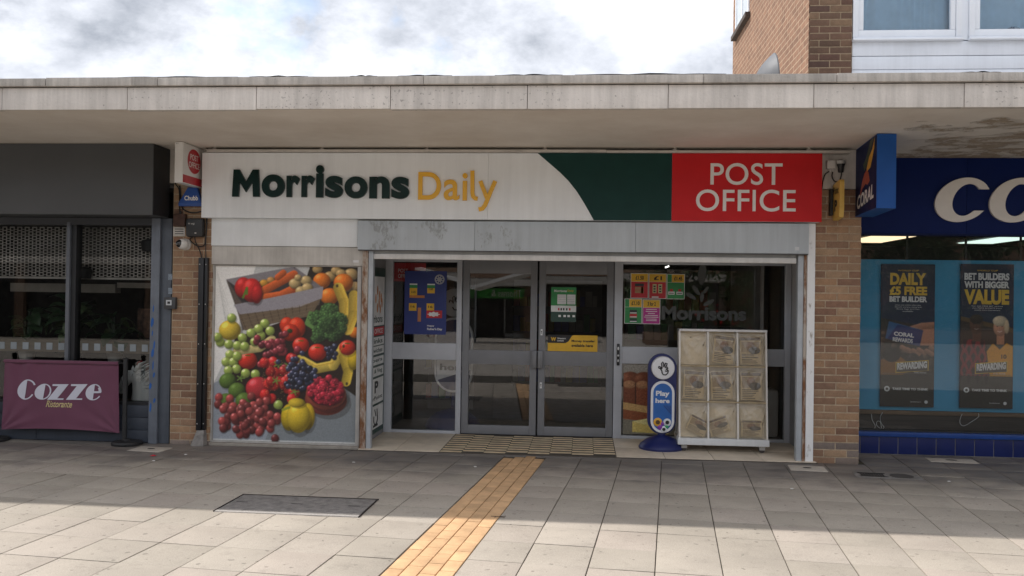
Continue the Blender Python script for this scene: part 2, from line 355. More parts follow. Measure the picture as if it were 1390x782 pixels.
def slab_mat():
    m = bpy.data.materials.new('paving_slab'); m.use_nodes = True; t = m.node_tree; n = t.nodes; l = t.links; p = n['Principled BSDF']
    g = n.new('ShaderNodeNewGeometry'); oi = n.new('ShaderNodeObjectInfo')
    cr = n.new('ShaderNodeValToRGB'); e = cr.color_ramp.elements
    e[0].color = (.38, .335, .277, 1); e[1].color = (.445, .393, .33, 1); q = e.new(.5); q.color = (.418, .368, .307, 1); q = e.new(.78); q.color = (.423, .363, .307, 1)
    l.new(oi.outputs['Random'], cr.inputs[0])
    def noise(sc, det, ro, lo, hi, a, b_, vecin=None):
        z = n.new('ShaderNodeTexNoise'); z.inputs['Scale'].default_value = sc; z.inputs['Detail'].default_value = det; z.inputs['Roughness'].default_value = ro
        l.new(vecin or g.outputs['Position'], z.inputs['Vector'])
        r = n.new('ShaderNodeMapRange'); r.inputs['From Min'].default_value = lo; r.inputs['From Max'].default_value = hi; r.inputs['To Min'].default_value = a; r.inputs['To Max'].default_value = b_
        l.new(z.outputs['Fac'], r.inputs[0]); return r.outputs[0]
    def times(c, f):
        v = n.new('ShaderNodeVectorMath'); v.operation = 'SCALE'; l.new(c, v.inputs[0]); l.new(f, v.inputs['Scale']); return v.outputs[0]
    c = times(cr.outputs[0], noise(150, 5, .9, .32, .68, .66, 1.26))          # aggregate grain
    c = times(c, noise(1.1, 6, .65, .28, .7, .80, 1.06))                      # worn and dirty areas
    c = times(c, noise(6, 7, .8, .54, .68, 1.0, .80))                      # small stains
    c = times(c, noise(19, 1, .4, .715, .73, 1.0, .6))                      # gum spots
    # grime and canopy shade together, painted into the slab colour along the shop fronts
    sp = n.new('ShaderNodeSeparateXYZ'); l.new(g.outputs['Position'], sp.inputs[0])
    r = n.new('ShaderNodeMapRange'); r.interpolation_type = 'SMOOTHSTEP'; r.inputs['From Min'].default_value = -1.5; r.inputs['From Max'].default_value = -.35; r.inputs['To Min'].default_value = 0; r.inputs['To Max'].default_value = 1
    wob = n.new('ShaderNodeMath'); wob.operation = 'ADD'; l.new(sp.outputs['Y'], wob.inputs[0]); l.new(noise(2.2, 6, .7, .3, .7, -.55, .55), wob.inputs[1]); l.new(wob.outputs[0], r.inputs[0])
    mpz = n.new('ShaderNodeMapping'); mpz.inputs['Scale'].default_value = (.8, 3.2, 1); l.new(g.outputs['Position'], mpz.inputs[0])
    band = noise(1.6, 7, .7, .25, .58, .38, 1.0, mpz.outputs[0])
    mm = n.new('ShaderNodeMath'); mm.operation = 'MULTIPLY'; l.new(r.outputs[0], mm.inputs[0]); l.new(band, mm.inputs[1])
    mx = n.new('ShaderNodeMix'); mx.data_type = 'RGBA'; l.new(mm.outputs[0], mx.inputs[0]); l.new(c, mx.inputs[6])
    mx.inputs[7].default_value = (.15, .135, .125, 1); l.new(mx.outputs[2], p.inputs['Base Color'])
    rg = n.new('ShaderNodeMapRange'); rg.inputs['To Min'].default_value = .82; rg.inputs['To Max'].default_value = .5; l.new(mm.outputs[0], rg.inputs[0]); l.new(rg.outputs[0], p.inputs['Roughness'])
    b = n.new('ShaderNodeBump'); b.inputs['Strength'].default_value = .35; b.inputs['Distance'].default_value = .004
    zb = n.new('ShaderNodeTexNoise'); zb.inputs['Scale'].default_value = 190; zb.inputs['Detail'].default_value = 4; l.new(g.outputs['Position'], zb.inputs['Vector'])
    l.new(zb.outputs['Fac'], b.inputs['Height']); l.new(b.outputs[0], p.inputs['Normal']); return m
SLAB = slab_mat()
def slab_mesh(w, h, name, m, gx=.0068, gy=.0052, b=.0035, z0=-.04):
    return MB().box(-w/2+gx/2, w/2-gx/2, -h/2+gy/2, h/2-gy/2, z0, 0, b=b).mesh(name, m, True)
def seen(p, mg=.35):
    d = p - cam.location; c = cam.matrix_world.to_3x3().transposed() @ d
    if c.z > -.2: return False
    u = c.x/-c.z*FPX/695; v = c.y/-c.z*FPX/391
    return abs(u) < 1+mg*.35 and abs(v) < 1+mg*.5
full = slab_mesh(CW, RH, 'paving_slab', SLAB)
WR = 8.947; TL, TR = 7.02, 8.06
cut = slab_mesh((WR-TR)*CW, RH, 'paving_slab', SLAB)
MANH = (-2.72, -1.66, -2.80, -2.20)
def put_slab(me, c, r, w=1.0):
    p = gp(c + w/2, r+.5)
    if not seen(p): return
    if p.y > .62 or (p.x < 2.7 and p.y > .10): return
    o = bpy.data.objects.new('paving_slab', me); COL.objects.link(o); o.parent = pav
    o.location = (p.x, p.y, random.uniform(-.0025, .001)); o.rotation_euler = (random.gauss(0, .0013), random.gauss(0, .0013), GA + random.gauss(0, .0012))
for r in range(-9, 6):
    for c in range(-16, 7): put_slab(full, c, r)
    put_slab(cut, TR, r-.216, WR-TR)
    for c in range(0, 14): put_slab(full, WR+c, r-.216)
# ---- tactile guide path of buff blocks
tac = bpy.data.objects.new('tactile_path', None); COL.objects.link(tac); struct(tac); WL['tactile_path'] = Vector((0, 0, 0))
TM = mat('tactile_buff', (.65, .405, .215), .8, var=.14, scale=7, rand=.10, speck=.13, bump=.3, bscale=180)
tw = (TR-TL)*CW/4; tb = slab_mesh(tw, .205, 'tactile_brick', TM, .007, .004, .004)
for k in range(4):
    for r in range(-1, 24):
        p = GO + CD*(TL*CW + (k+.5)*tw) + RD*(-2.62 + (r+.5+(.5 if k % 2 else 0)+.13*k)*.205)
        if p.y > -.19 or not seen(p): continue
        o = bpy.data.objects.new('tactile_brick', tb); COL.objects.link(o); o.parent = tac
        o.location = (p.x, p.y, .0015+random.uniform(-.001, .001)); o.rotation_euler = (0, 0, GA + random.gauss(0, .004))
B('path_end', mat('path_end_mortar', (.22, .2, .18), .9), pav, (-2.2, 2.2, -.13, -.075, -.03, -.001))

# ---- manhole cover, small covers, gully
def floor_rot(mb, cx, cy, a=GA):
    c, s = math.cos(a), math.sin(a); mb.v = [(cx+x*c-y*s, cy+x*s+y*c, z) for x, y, z in mb.v]; return mb
mh = thing('manhole_cover', 'rectangular concrete filled manhole cover set in the paving', 'manhole cover', (-2.2, -2.47, 0))
mhm = mat('manhole_concrete', (.25, .228, .21), .9, var=.25, scale=14, speck=.55, bump=.8, bscale=120)
floor_rot(MB().box(-.545, .545, -.24, .245, -.03, .006, b=.004), -2.17, -2.46, R(-1.0)).build('cover_plate', mhm, mh, True)
floor_rot(MB().box(-.56, .56, .249, .262, -.02, .008).box(-.555, -.549, -.30, .249, -.02, .009).box(.549, .556, -.30, .249, -.02, .009), -2.17, -2.46, R(-1.0)).build('steel_frame', mat('rusted_steel', (.06, .05, .045), .7, .4, var=.3), mh)
floor_rot(MB().box(-.547, .547, -.30, -.246, -.03, .005, b=.003), -2.17, -2.46, R(-1.0)).build('mortar_edge', mat('pale_mortar', (.40, .37, .34), .95, speck=.35, bump=.9, bscale=90), mh, True)
for dx in (-.46, -.02, .43):
    floor_rot(MB().box(dx-.045, dx+.045, .0, .014, .0061, .0068), -2.17, -2.46, R(-1)).build('lifting_slot', mat('slot_black', (.012, .012, .012), .9), mh)
pc = mat('pale_slab', (.50, .45, .385), .85, var=.12, scale=8, speck=.12)
for px, py, w, h, lab in ((204, 610, .36, .25, 'pale inspection slab with small dark slot by the charcoal corner post'),
                          (1096, 636, .34, .26, 'pale inspection slab with small dark slot in front of the white pilaster'),
                          (1292, 625.5, .46, .22, 'pale inspection slab with dark oval below the blue tiles')):
    r_ = _ray(px, py); t_ = -CAMH/r_.z; x, y = CAMX+t_*r_.x, CAMY+t_*r_.y
    t = thing('inspection_cover', lab, 'cover', (x, y, 0))
    floor_rot(MB().box(-w/2, w/2, -h/2, h/2, -.03, .004, b=.003), x, y).build('cover_slab', pc, t, True)
    floor_rot(MB().add([(-.06+.06*math.cos(a)*(1 if h < .25 else .7), .01+.028*math.sin(a), .0046) for a in np.linspace(0, 6.1, 12)], [tuple(range(12))]), x+.06, y).build('dark_slot', MATS['slot_black'], t)
r_ = _ray(1204, 646); t_ = -CAMH/r_.z; gx, gy = CAMX+t_*r_.x, CAMY+t_*r_.y
t = thing('drain_gully', 'small iron drain grate beside round cover right of the brick pier', 'drain', (gx, gy, 0))
floor_rot(MB().box(-.29, .29, -.11, .11, -.03, .003, b=.003), gx, gy).build('surround', mat('gully_concrete', (.23, .215, .2), .9, var=.3, scale=10), t, True)
gm = mat('cast_iron', (.035, .032, .03), .6, .5)
mb = MB()
for k in range(9): mb.box(-.235+k*.024, -.222+k*.024, -.07, .07, .0025, .007)
mb.box(-.25, -.005, -.085, -.07, .0025, .0075).box(-.25, -.005, .07, .085, .0025, .0075); floor_rot(mb, gx, gy).build('grate', gm, t)
floor_rot(MB().lathe([(.105, 0), (.105, .005), (.09, .0055), (.0, .0055)], (.13, 0, .002), 24), gx, gy).build('round_lid', mat('lid_iron', (.10, .092, .085), .7, .3), t)

# ---- litter
def ground_pt(px, py):
    r_ = _ray(px, py); t_ = -CAMH/r_.z; return CAMX+t_*r_.x, CAMY+t_*r_.y
x, y = ground_pt(207, 619); tag(MB().grid(lambda u, v: (x-.02+.05*u+.01*v, y-.02+.03*v, .003+.012*math.sin(3*u)*math.sin(3*v)), 5, 4).build('petal', mat('red_petal', (.6, .02, .04), .6)), 'tiny red petal lying on the paving near the corner post', 'petal')
wl = mat('white_scrap', (.7, .68, .65), .8)
for k, (px, py, lab) in enumerate(((252, 617.5, 'white scrap of litter nearest the black drain trunking'), (208.5, 626, 'white scrap of litter just below the red petal'),
                                   (645, 634, 'white scrap of litter left of the buff tactile path'), (480, 628, 'white scrap of litter before the rusty post'),
                                   (1288, 654, 'white scrap of litter before the betting shop tiles'), (1075, 664, 'white scrap of litter in front of the white pilaster'))):
    x, y = ground_pt(px, py)
    tag(MB().ball((x, y, .004), (.016, .009, .005), 7, 5).build('litter_scrap', wl), lab, 'litter')
x, y = ground_pt(677, 703)
mb = MB(); mb.tube([(x-.06, y+.02, .006), (x, y, .01), (x+.05, y+.03, .008)], .0025, 5); mb.tube([(x, y, .01), (x+.045, y-.015, .008)], .002, 5); mb.tube([(x-.02, y+.005, .008), (x-.03, y-.02, .006)], .0018, 5)
tag(mb.build('twig', mat('twig_brown', (.08, .055, .04), .9)), 'small dark forked twig beside the buff tactile path', 'twig')

# ---- alcove floor of pale tiles
fl = bpy.data.objects.new('entrance_floor', None); COL.objects.link(fl); struct(fl); WL['entrance_floor'] = Vector((0, 0, 0))
ft = mat('entrance_tile', (.72, .62, .49), .5, var=.12, scale=5, rand=.05, speck=.05)
B('tile_bed', mat('tile_grout', (.10, .085, .07), .9), fl, (-2.34, 2.34, -.085, 1.12, -.03, .009))
xs = [-2.335, -1.94, -1.475]
for a, b_ in zip(xs[:-1], xs[1:]): MB().box(a+.003, b_-.003, -.078, 1.1, .0, .014, b=.002).build('floor_tile', ft, fl, True)
xs = [.345, .84, 1.33, 1.82, 2.335]
for a, b_ in zip(xs[:-1], xs[1:]):
    for y0, y1 in ((-.078, .5), (.5, 1.1)): MB().box(a+.003, b_-.003, y0+.003, y1-.003, .0, .014, b=.002).build('floor_tile', ft, fl, True)
mt = thing('entrance_mat', 'ribbed entrance mat of tan and dark strips before the shop doors', 'door mat', (-.56, .5, .01))
tan = mat('mat_tan', (.76, .61, .41), .8, var=.2, scale=9); blk = mat('mat_black', (.075, .062, .05), .8)
B('mat_base', blk, mt, (-1.472, .342, -.078, 1.09, .0, .011))
mb = MB()
for pnl in range(4):
    x0 = -1.472+pnl*.4535
    for k in range(9):
        y0 = -.072 + k*.14
        for q in range(2):
            sh = .07*(q % 2) + .02*pnl
            if y0+sh > 1.05: continue
            mb.box(x0+.004+q*.2265, x0+.2265*(q+1)-.001, y0+sh, min(1.088, y0+sh+.082), .011, .0117)
stuff(mb.build('tan_strips', tan, mt))

# ================================================================== CANOPY
def soffit_mat():
    m = bpy.data.materials.new('soffit_paint'); m.use_nodes = True; t = m.node_tree; n = t.nodes; l = t.links; p = n['Principled BSDF']
    g = n.new('ShaderNodeNewGeometry'); sp = n.new('ShaderNodeSeparateXYZ'); l.new(g.outputs['Position'], sp.inputs[0])
    def noise(sc, det, ro, lo, hi, a, b_, stretch=None, dist=0):
        z = n.new('ShaderNodeTexNoise'); z.inputs['Scale'].default_value = sc; z.inputs['Detail'].default_value = det; z.inputs['Roughness'].default_value = ro; z.inputs['Distortion'].default_value = dist
        if stretch:
            mp = n.new('ShaderNodeMapping'); mp.inputs['Scale'].default_value = stretch; mp.inputs['Rotation'].default_value = (0, 0, R(28)); l.new(g.outputs['Position'], mp.inputs[0]); l.new(mp.outputs[0], z.inputs['Vector'])
        else: l.new(g.outputs['Position'], z.inputs['Vector'])
        r = n.new('ShaderNodeMapRange'); r.inputs['From Min'].default_value = lo; r.inputs['From Max'].default_value = hi; r.inputs['To Min'].default_value = a; r.inputs['To Max'].default_value = b_
        l.new(z.outputs['Fac'], r.inputs[0]); return r.outputs[0]
    def mth(op, a, b_):
        q = n.new('ShaderNodeMath'); q.operation = op
        for k, s in enumerate((a, b_)):
            if isinstance(s, (int, float)): q.inputs[k].default_value = s
            else: l.new(s, q.inputs[k])
        return q.outputs[0]
    base = n.new('ShaderNodeMix'); base.data_type = 'RGBA'; base.inputs[6].default_value = (.82, .765, .69, 1); base.inputs[7].default_value = (.66, .59, .51, 1); l.new(noise(1.3, 7, .65, .3, .72, 0, 1), base.inputs[0])
    # peeled patches: strongest right of the brick pier
    reg = n.new('ShaderNodeMapRange'); reg.inputs['From Min'].default_value = 2.35; reg.inputs['From Max'].default_value = 3.3; reg.inputs['To Min'].default_value = -.28; reg.inputs['To Max'].default_value = .03; l.new(sp.outputs['X'], reg.inputs[0])
    pn = noise(1.7, 10, .66, 0, 1, 0, 1, (1, 1.5, 1), .35)
    pm = n.new('ShaderNodeMapRange'); pm.inputs['From Min'].default_value = .545; pm.inputs['From Max'].default_value = .56; l.new(mth('ADD', pn, reg.outputs[0]), pm.inputs[0])
    edge = n.new('ShaderNodeMapRange'); edge.inputs['From Min'].default_value = .505; edge.inputs['From Max'].default_value = .55; l.new(mth('ADD', pn, reg.outputs[0]), edge.inputs[0])
    raw = n.new('ShaderNodeMix'); raw.data_type = 'RGBA'; raw.inputs[6].default_value = (.56, .46, .35, 1); raw.inputs[7].default_value = (.32, .245, .175, 1); l.new(noise(14, 8, .75, .3, .7, 0, 1), raw.inputs[0])
    m1 = n.new('ShaderNodeMix'); m1.data_type = 'RGBA'; l.new(pm.outputs[0], m1.inputs[0]); l.new(base.outputs[2], m1.inputs[6]); l.new(raw.outputs[2], m1.inputs[7])
    # fine cracks and rust spots
    rs = noise(5.5, 9, .8, .70, .74, 0, .8)
    m2 = n.new('ShaderNodeMix'); m2.data_type = 'RGBA'; l.new(rs, m2.inputs[0]); l.new(m1.outputs[2], m2.inputs[6]); m2.inputs[7].default_value = (.12, .07, .045, 1)
    l.new(m2.outputs[2], p.inputs['Base Color']); p.inputs['Roughness'].default_value = .8
    hs = mth('SUBTRACT', mth('MULTIPLY', noise(22, 8, .7, 0, 1, 0, 1), mth('ADD', mth('MULTIPLY', pm.outputs[0], .8), .06)), mth('MULTIPLY', edge.outputs[0], .9))
    b = n.new('ShaderNodeBump'); b.inputs['Strength'].default_value = .9; b.inputs['Distance'].default_value = .02; l.new(hs, b.inputs['Height']); l.new(b.outputs[0], p.inputs['Normal']); return m
cnp = thing('canopy', 'long pale concrete canopy running above all the shop fronts', 'canopy', (0, -1, 3.15))
MB().grid(lambda u, v: (-14+28*u, -1.99+2.7*v, 3.155), 112, 12).build('soffit', soffit_mat(), cnp)
B('roof_slab', mat('roof_concrete', (.35, .33, .31), .9), cnp, (-14, 14, -1.9, .64, 3.175, 3.40), (-14, 2.38, .64, 6, 3.175, 3.40))
fm = mat('fascia_stone', (.66, .615, .57), .85, var=.10, scale=2.2, streak=.20, rand=.04, speck=.07, bump=.45, bscale=45, mold=.38)
fm2 = mat('coping_stone', (.50, .465, .425), .85, var=.14, scale=3, streak=.30, rand=.06, speck=.08, bump=.5, bscale=50)
xs = [-9.5, -8.36, -7.22, -6.1, -4.966, -3.855, -2.74, -1.609, -.482, .646, 1.784, 2.927, 4.06, 5.2, 6.33, 7.46]
for a, b_ in zip(xs[:-1], xs[1:]): MB().box(a+.0022, b_-.0022, -2.0+random.uniform(-.003, .003), -1.94, 3.153+random.uniform(-.003, .003), 3.342, b=.005).build('fascia_panel', fm, cnp, True)
xs = [-9.4, -7.2, -5.6, -4.56, -3.80, -3.58, -1.33, .92, 1.95, 3.05, 4.3, 5.6, 7.5]
for a, b_ in zip(xs[:-1], xs[1:]): MB().box(a+.002, b_-.002, -2.035+random.uniform(-.003, .003), -1.6, 3.35, 3.419+random.uniform(-.004, .004), b=.004).build('coping_panel', fm2, cnp, True)
B('drip_joint', mat('joint_dark', (.05, .045, .04), .9), cnp, (-9.4, 7.4, -1.985, -1.95, 3.340, 3.352))
fe = mat('roof_felt', (.03, .03, .032), .9, var=.3, bump=.5)
for x0, x1 in ((-4.15, -2.9), (-2.8, -2.3), (-1.55, -1.1), (-.75, -.2), (-.1, 1.1), (2.9, 3.2), (-1.95, -1.72)):
    MB().grid(lambda u, v: (x0+(x1-x0)*u, -2.01+.35*v, 3.423+.010*abs(math.sin(9*u+x0))*(1-abs(2*u-1))+.002), 14, 3).build('felt_edge', fe, cnp, True)
# ================================================================== BRICK PIERS AND FLATS
def brick_mat(name, cols, rough=.85):
    m = bpy.data.materials.new(name); m.use_nodes = True; t = m.node_tree; n = t.nodes; l = t.links; p = n['Principled BSDF']; MATS[name] = m
    oi = n.new('ShaderNodeObjectInfo'); cr = n.new('ShaderNodeValToRGB'); cr.color_ramp.interpolation = 'LINEAR'; e = cr.color_ramp.elements
    e[0].color = (*cols[0], 1); e[1].color = (*cols[-1], 1)
    for k, c in enumerate(cols[1:-1], 1): q = e.new(k/(len(cols)-1)); q.color = (*c, 1)
    l.new(oi.outputs['Random'], cr.inputs[0]); g = n.new('ShaderNodeNewGeometry')
    def tm(c, sc, ro, lo, hi, a, b_):
        z = n.new('ShaderNodeTexNoise'); z.inputs['Scale'].default_value = sc; z.inputs['Detail'].default_value = 6; z.inputs['Roughness'].default_value = ro; l.new(g.outputs['Position'], z.inputs['Vector'])
        r = n.new('ShaderNodeMapRange'); r.inputs['From Min'].default_value = lo; r.inputs['From Max'].default_value = hi; r.inputs['To Min'].default_value = a; r.inputs['To Max'].default_value = b_; l.new(z.outputs['Fac'], r.inputs[0])
        v = n.new('ShaderNodeVectorMath'); v.operation = 'SCALE'; l.new(c, v.inputs[0]); l.new(r.outputs[0], v.inputs['Scale']); return v.outputs[0]
    c = tm(cr.outputs[0], 120, .8, .3, .7, .72, 1.22); c = tm(c, 13, .7, .3, .7, .8, 1.15); c = tm(c, 2.2, .6, .3, .7, .82, 1.1)
    l.new(c, p.inputs['Base Color']); p.inputs['Roughness'].default_value = rough
    b = n.new('ShaderNodeBump'); b.inputs['Strength'].default_value = .7; b.inputs['Distance'].default_value = .006
    z = n.new('ShaderNodeTexNoise'); z.inputs['Scale'].default_value = 95; z.inputs['Detail'].default_value = 6; l.new(g.outputs['Position'], z.inputs['Vector']); l.new(z.outputs['Fac'], b.inputs['Height']); l.new(b.outputs[0], p.inputs['Normal']); return m
def brick_wall_mat(name, c1, c2, mortar, axis='x'):
    m = bpy.data.materials.new(name); m.use_nodes = True; t = m.node_tree; n = t.nodes; l = t.links; p = n['Principled BSDF']; MATS[name] = m
    g = n.new('ShaderNodeNewGeometry'); s = n.new('ShaderNodeSeparateXYZ'); l.new(g.outputs['Position'], s.inputs[0]); c = n.new('ShaderNodeCombineXYZ')
    l.new(s.outputs['X' if axis == 'x' else 'Y'], c.inputs[0]); l.new(s.outputs['Z'], c.inputs[1])
    b = n.new('ShaderNodeTexBrick'); b.inputs['Scale'].default_value = 1; b.inputs['Brick Width'].default_value = .225; b.inputs['Row Height'].default_value = .075; b.inputs['Mortar Size'].default_value = .006
    b.inputs['Color1'].default_value = (*c1, 1); b.inputs['Color2'].default_value = (*c2, 1); b.inputs['Mortar'].default_value = (*mortar, 1); l.new(c.outputs[0], b.inputs[0])
    z = n.new('ShaderNodeTexNoise'); z.inputs['Scale'].default_value = 9; z.inputs['Detail'].default_value = 8; z.inputs['Roughness'].default_value = .75; l.new(g.outputs['Position'], z.inputs['Vector'])
    r = n.new('ShaderNodeMapRange'); r.inputs['From Min'].default_value = .3; r.inputs['From Max'].default_value = .7; r.inputs['To Min'].default_value = .7; r.inputs['To Max'].default_value = 1.2; l.new(z.outputs['Fac'], r.inputs[0])
    v = n.new('ShaderNodeVectorMath'); v.operation = 'SCALE'; l.new(b.outputs[0], v.inputs[0]); l.new(r.outputs[0], v.inputs['Scale']); l.new(v.outputs[0], p.inputs['Base Color']); p.inputs['Roughness'].default_value = .85
    bp_ = n.new('ShaderNodeBump'); bp_.inputs['Strength'].default_value = .8; bp_.inputs['Distance'].default_value = .01; bp_.invert = True; l.new(b.outputs['Fac'], bp_.inputs['Height']); l.new(bp_.outputs[0], p.inputs['Normal']); return m
BR = brick_mat('pier_brick', [(.24, .13, .082), (.36, .225, .138), (.41, .272, .168), (.27, .15, .10), (.40, .24, .138), (.33, .215, .138), (.42, .258, .145), (.22, .13, .092)])
BD = brick_mat('flat_brick', [(.105, .062, .042), (.175, .105, .066), (.13, .068, .05), (.225, .145, .088), (.10, .055, .042), (.19, .12, .075), (.155, .085, .058)])
BG = brick_mat('sooty_brick', [(.19, .15, .13), (.25, .2, .17), (.22, .17, .14)])
MO = mat('mortar', (.49, .385, .275), .95, var=.2, scale=20, speck=.2, bump=.5, bscale=150)
MD = mat('mortar_flats', (.36, .275, .185), .95, var=.2, scale=20, speck=.2)
_bm = {}
def brick_obj(w, m, parent, x, y, z, d=.10, h=.0645):
    k = (round(w, 4), m.name)
    if k not in _bm: _bm[k] = MB().box(-w/2, w/2, 0, d, 0, h, b=.004).mesh('brick', m, True)
    o = bpy.data.objects.new('brick', _bm[k]); COL.objects.link(o); o.parent = parent
    o.location = Vector((x, y+random.uniform(-.0018, .0018), z+random.uniform(-.001, .001)))-vec(parent)
    o.rotation_euler = (random.gauss(0, .004), random.gauss(0, .003), random.gauss(0, .0035))
def brick_face(parent, x0, rows, y, z0, n, m, low=None, lown=0):
    for k in range(n):
        ws = rows[k % 2]; x = x0
        for w in ws:
            brick_obj(w, (low if (low and k < lown and random.random() < .8) else m), parent, x+w/2, y, z0+k*.075+.005); x += w+.010
S, H2 = .215, .1025
pr = thing('brick_pier', 'brown brick pier between the supermarket entrance and the betting shop', 'pier', (2.54, .1, 0), 'brick piers between shop fronts')
B('mortar_core', MO, pr, (2.318, 2.762, .0038, .66, 0, 2.735))
brick_face(pr, 2.313, [(S, S+.007), (H2, S, H2+.012)], 0.0, -.018, 37, BR, BG, 3)
B('painted_lintel', mat('painted_concrete', (.72, .68, .63), .8, var=.14, scale=3, streak=.15, bump=.4, bscale=40), pr, (2.31, 2.775, .004, .66, 2.757, 3.153))
pl = thing('brick_pier', 'tan brick pier with cables and boxes left of the fruit poster', 'pier', (-4.16, .1, 0), 'brick piers between shop fronts')
B('mortar_core', MO, pl, (-4.40, -3.962, .0038, .4, 0, 2.79))
brick_face(pl, -4.395, [(S, S-.005), (H2, S, H2-.015)], 0.0, -.03, 37, BR, BG, 1)
B('painted_lintel', MATS['painted_concrete'], pl, (-4.46, -3.96, .004, .4, 2.792, 3.153))

# ---- upper flats at the right
FX, FY = 2.385, .65
ft_ = thing('flat_block', 'brick block of flats above the canopy with white framed windows', 'building', (7, 3, 3.1))
side = brick_wall_mat('flat_side_brick', (.27, .145, .085), (.20, .105, .062), (.42, .30, .20), 'y')
fr_ = brick_wall_mat('flat_front_brick', (.17, .10, .065), (.13, .075, .05), (.36, .275, .185), 'x')
ZB = 3.2
MB().add([(FX, FY+.01, ZB), (FX, 5.66, ZB), (FX, 5.66, 9.2), (FX, FY+.01, 9.2)], [(0, 1, 2, 3)]).build('side_wall', side, ft_)
MB().box(FX+.012, FX+.455, FY+.0038, FY+.3, ZB, 9.2).build('corner_wall', MD, ft_)
MB().box(FX+.002, FX+.460, FY+.004, FY+.2, 5.365, 9.2).build('corner_brickwork', fr_, ft_)
brick_face(ft_, FX+.002, [(S, S+.008), (H2, S, H2+.013)], FY, 3.40, 26, BD)
MB().box(FX+.012, 14, 5.6, 5.68, ZB, 9.2).box(13.9, 14, FY, 5.6, ZB, 9.2).build('rear_wall', fr_, ft_)
MB().box(FX-.1, 14.1, FY-.15, 5.8, 9.2, 9.4).build('roof', mat('roof_concrete', (.35, .33, .31), .9), ft_)
up = mat('white_upvc', (.82, .86, .92), .35, var=.04, scale=3)
cl = mat('white_cladding', (.80, .85, .93), .4, var=.05, scale=2.5, streak=.06)
for z0, z1 in ((3.4, 3.86), (3.866, 4.126), (4.132, 4.272), (4.278, 4.43)):
    MB().box(FX+.465, 14, FY+.02+(.004 if z0 < 4.2 else 0), FY+.1, z0, z1, b=.004).build('cladding_board', cl, ft_, True)
curt = mat('net_curtain', (.62, .76, .88), .9, var=.06)
for x0, x1 in ((2.85, 3.985), (4.06, 5.2), (5.28, 6.4)):
    w = B('window', up, ft_, (x0, x1, FY-.005, FY+.08, 4.445, 4.475), (x0, x1, FY+.0, FY+.09, 5.7, 5.78), (x0, x0+.06, FY+.0, FY+.09, 4.478, 5.7), (x1-.06, x1, FY+.0, FY+.09, 4.478, 5.7), b=.006)
    B('casement', up, w, (x0+.062, x1-.062, FY+.012, FY+.08, 4.479, 4.555), (x0+.062, x0+.115, FY+.012, FY+.08, 4.556, 5.7), (x1-.115, x1-.062, FY+.012, FY+.08, 4.556, 5.7), b=.008)
    B('sill', up, w, (x0-.01, x1+.01, FY-.06, FY+.02, 4.428, 4.444), b=.004)
    MB().grid(lambda u, v: (x0+.05+(x1-x0-.1)*u, FY+.16+.016*math.sin(u*44+2*math.sin(u*9)), 4.48+1.3*v), 90, 3).build('curtain', curt, w, True)
    MB().add([(x0+.1, FY+.05, 4.54), (x1-.1, FY+.05, 4.54), (x1-.1, FY+.05, 5.7), (x0+.1, FY+.05, 5.7)], [(0, 1, 2, 3)]).build('pane', glass_mat('flat_glass', (.72, .82, .88), .03), w)
B('wall_above', fr_, ft_, (FX+.46, 14, FY+.02, FY+.2, 5.79, 9.2), (6.42, 14, FY+.02, FY+.2, 4.43, 5.79))
B('mullion_post', up, ft_, (3.987, 4.058, FY+.03, FY+.09, 4.445, 5.78))
B('room_back', mat('dim_room', (.25, .27, .28), .9), ft_, (2.9, 6.4, FY+.8, FY+.85, 4.3, 5.9))
# side window with sloping-in-view dark sill
zs = at(1014, 16, 4.15).z
sw = B('side_window', up, ft_, (FX-.02, FX+.06, 4.2, 5.35, zs, zs+.07), (FX-.02, FX+.06, 4.2, 4.27, zs+.07, zs+1.2), (FX-.02, FX+.06, 5.28, 5.35, zs+.07, zs+1.2), (FX-.02, FX+.06, 4.74, 4.80, zs+.07, zs+1.2), b=.004)
B('side_sill', mat('dark_sill', (.07, .055, .045), .8), sw, (FX-.075, FX+.02, 4.12, 5.42, zs-.075, zs-.006))
MB().add([(FX-.003, 4.25, zs+.05), (FX-.003, 5.3, zs+.05), (FX-.003, 5.3, zs+1.2), (FX-.003, 4.25, zs+1.2)], [(0, 1, 2, 3)]).build('side_pane', mat('side_glass', (.62, .68, .72), .1), sw)
# glass ornament on the sill
oc = at(1375, 42, FY+.13)
orn = thing('glass_ornament', 'round glass ornament standing on the right hand flat window sill', 'ornament', (oc.x, FY+.13, 4.48))
MB().ball((oc.x, FY+.115, 4.545), (.085, .03, .065), 16, 10).build('glass_body', mat('smoky_glass', (.16, .2, .28), .12, coat=.5, var=.5, scale=40, thr=(.45, .55), col2=(.5, .55, .6)), orn, True)
MB().lathe([(.05, 0), (.045, .01), (.015, .018), (.012, .03)], (oc.x, FY+.115, 4.476), 16).build('foot', MATS['smoky_glass'], orn, True)
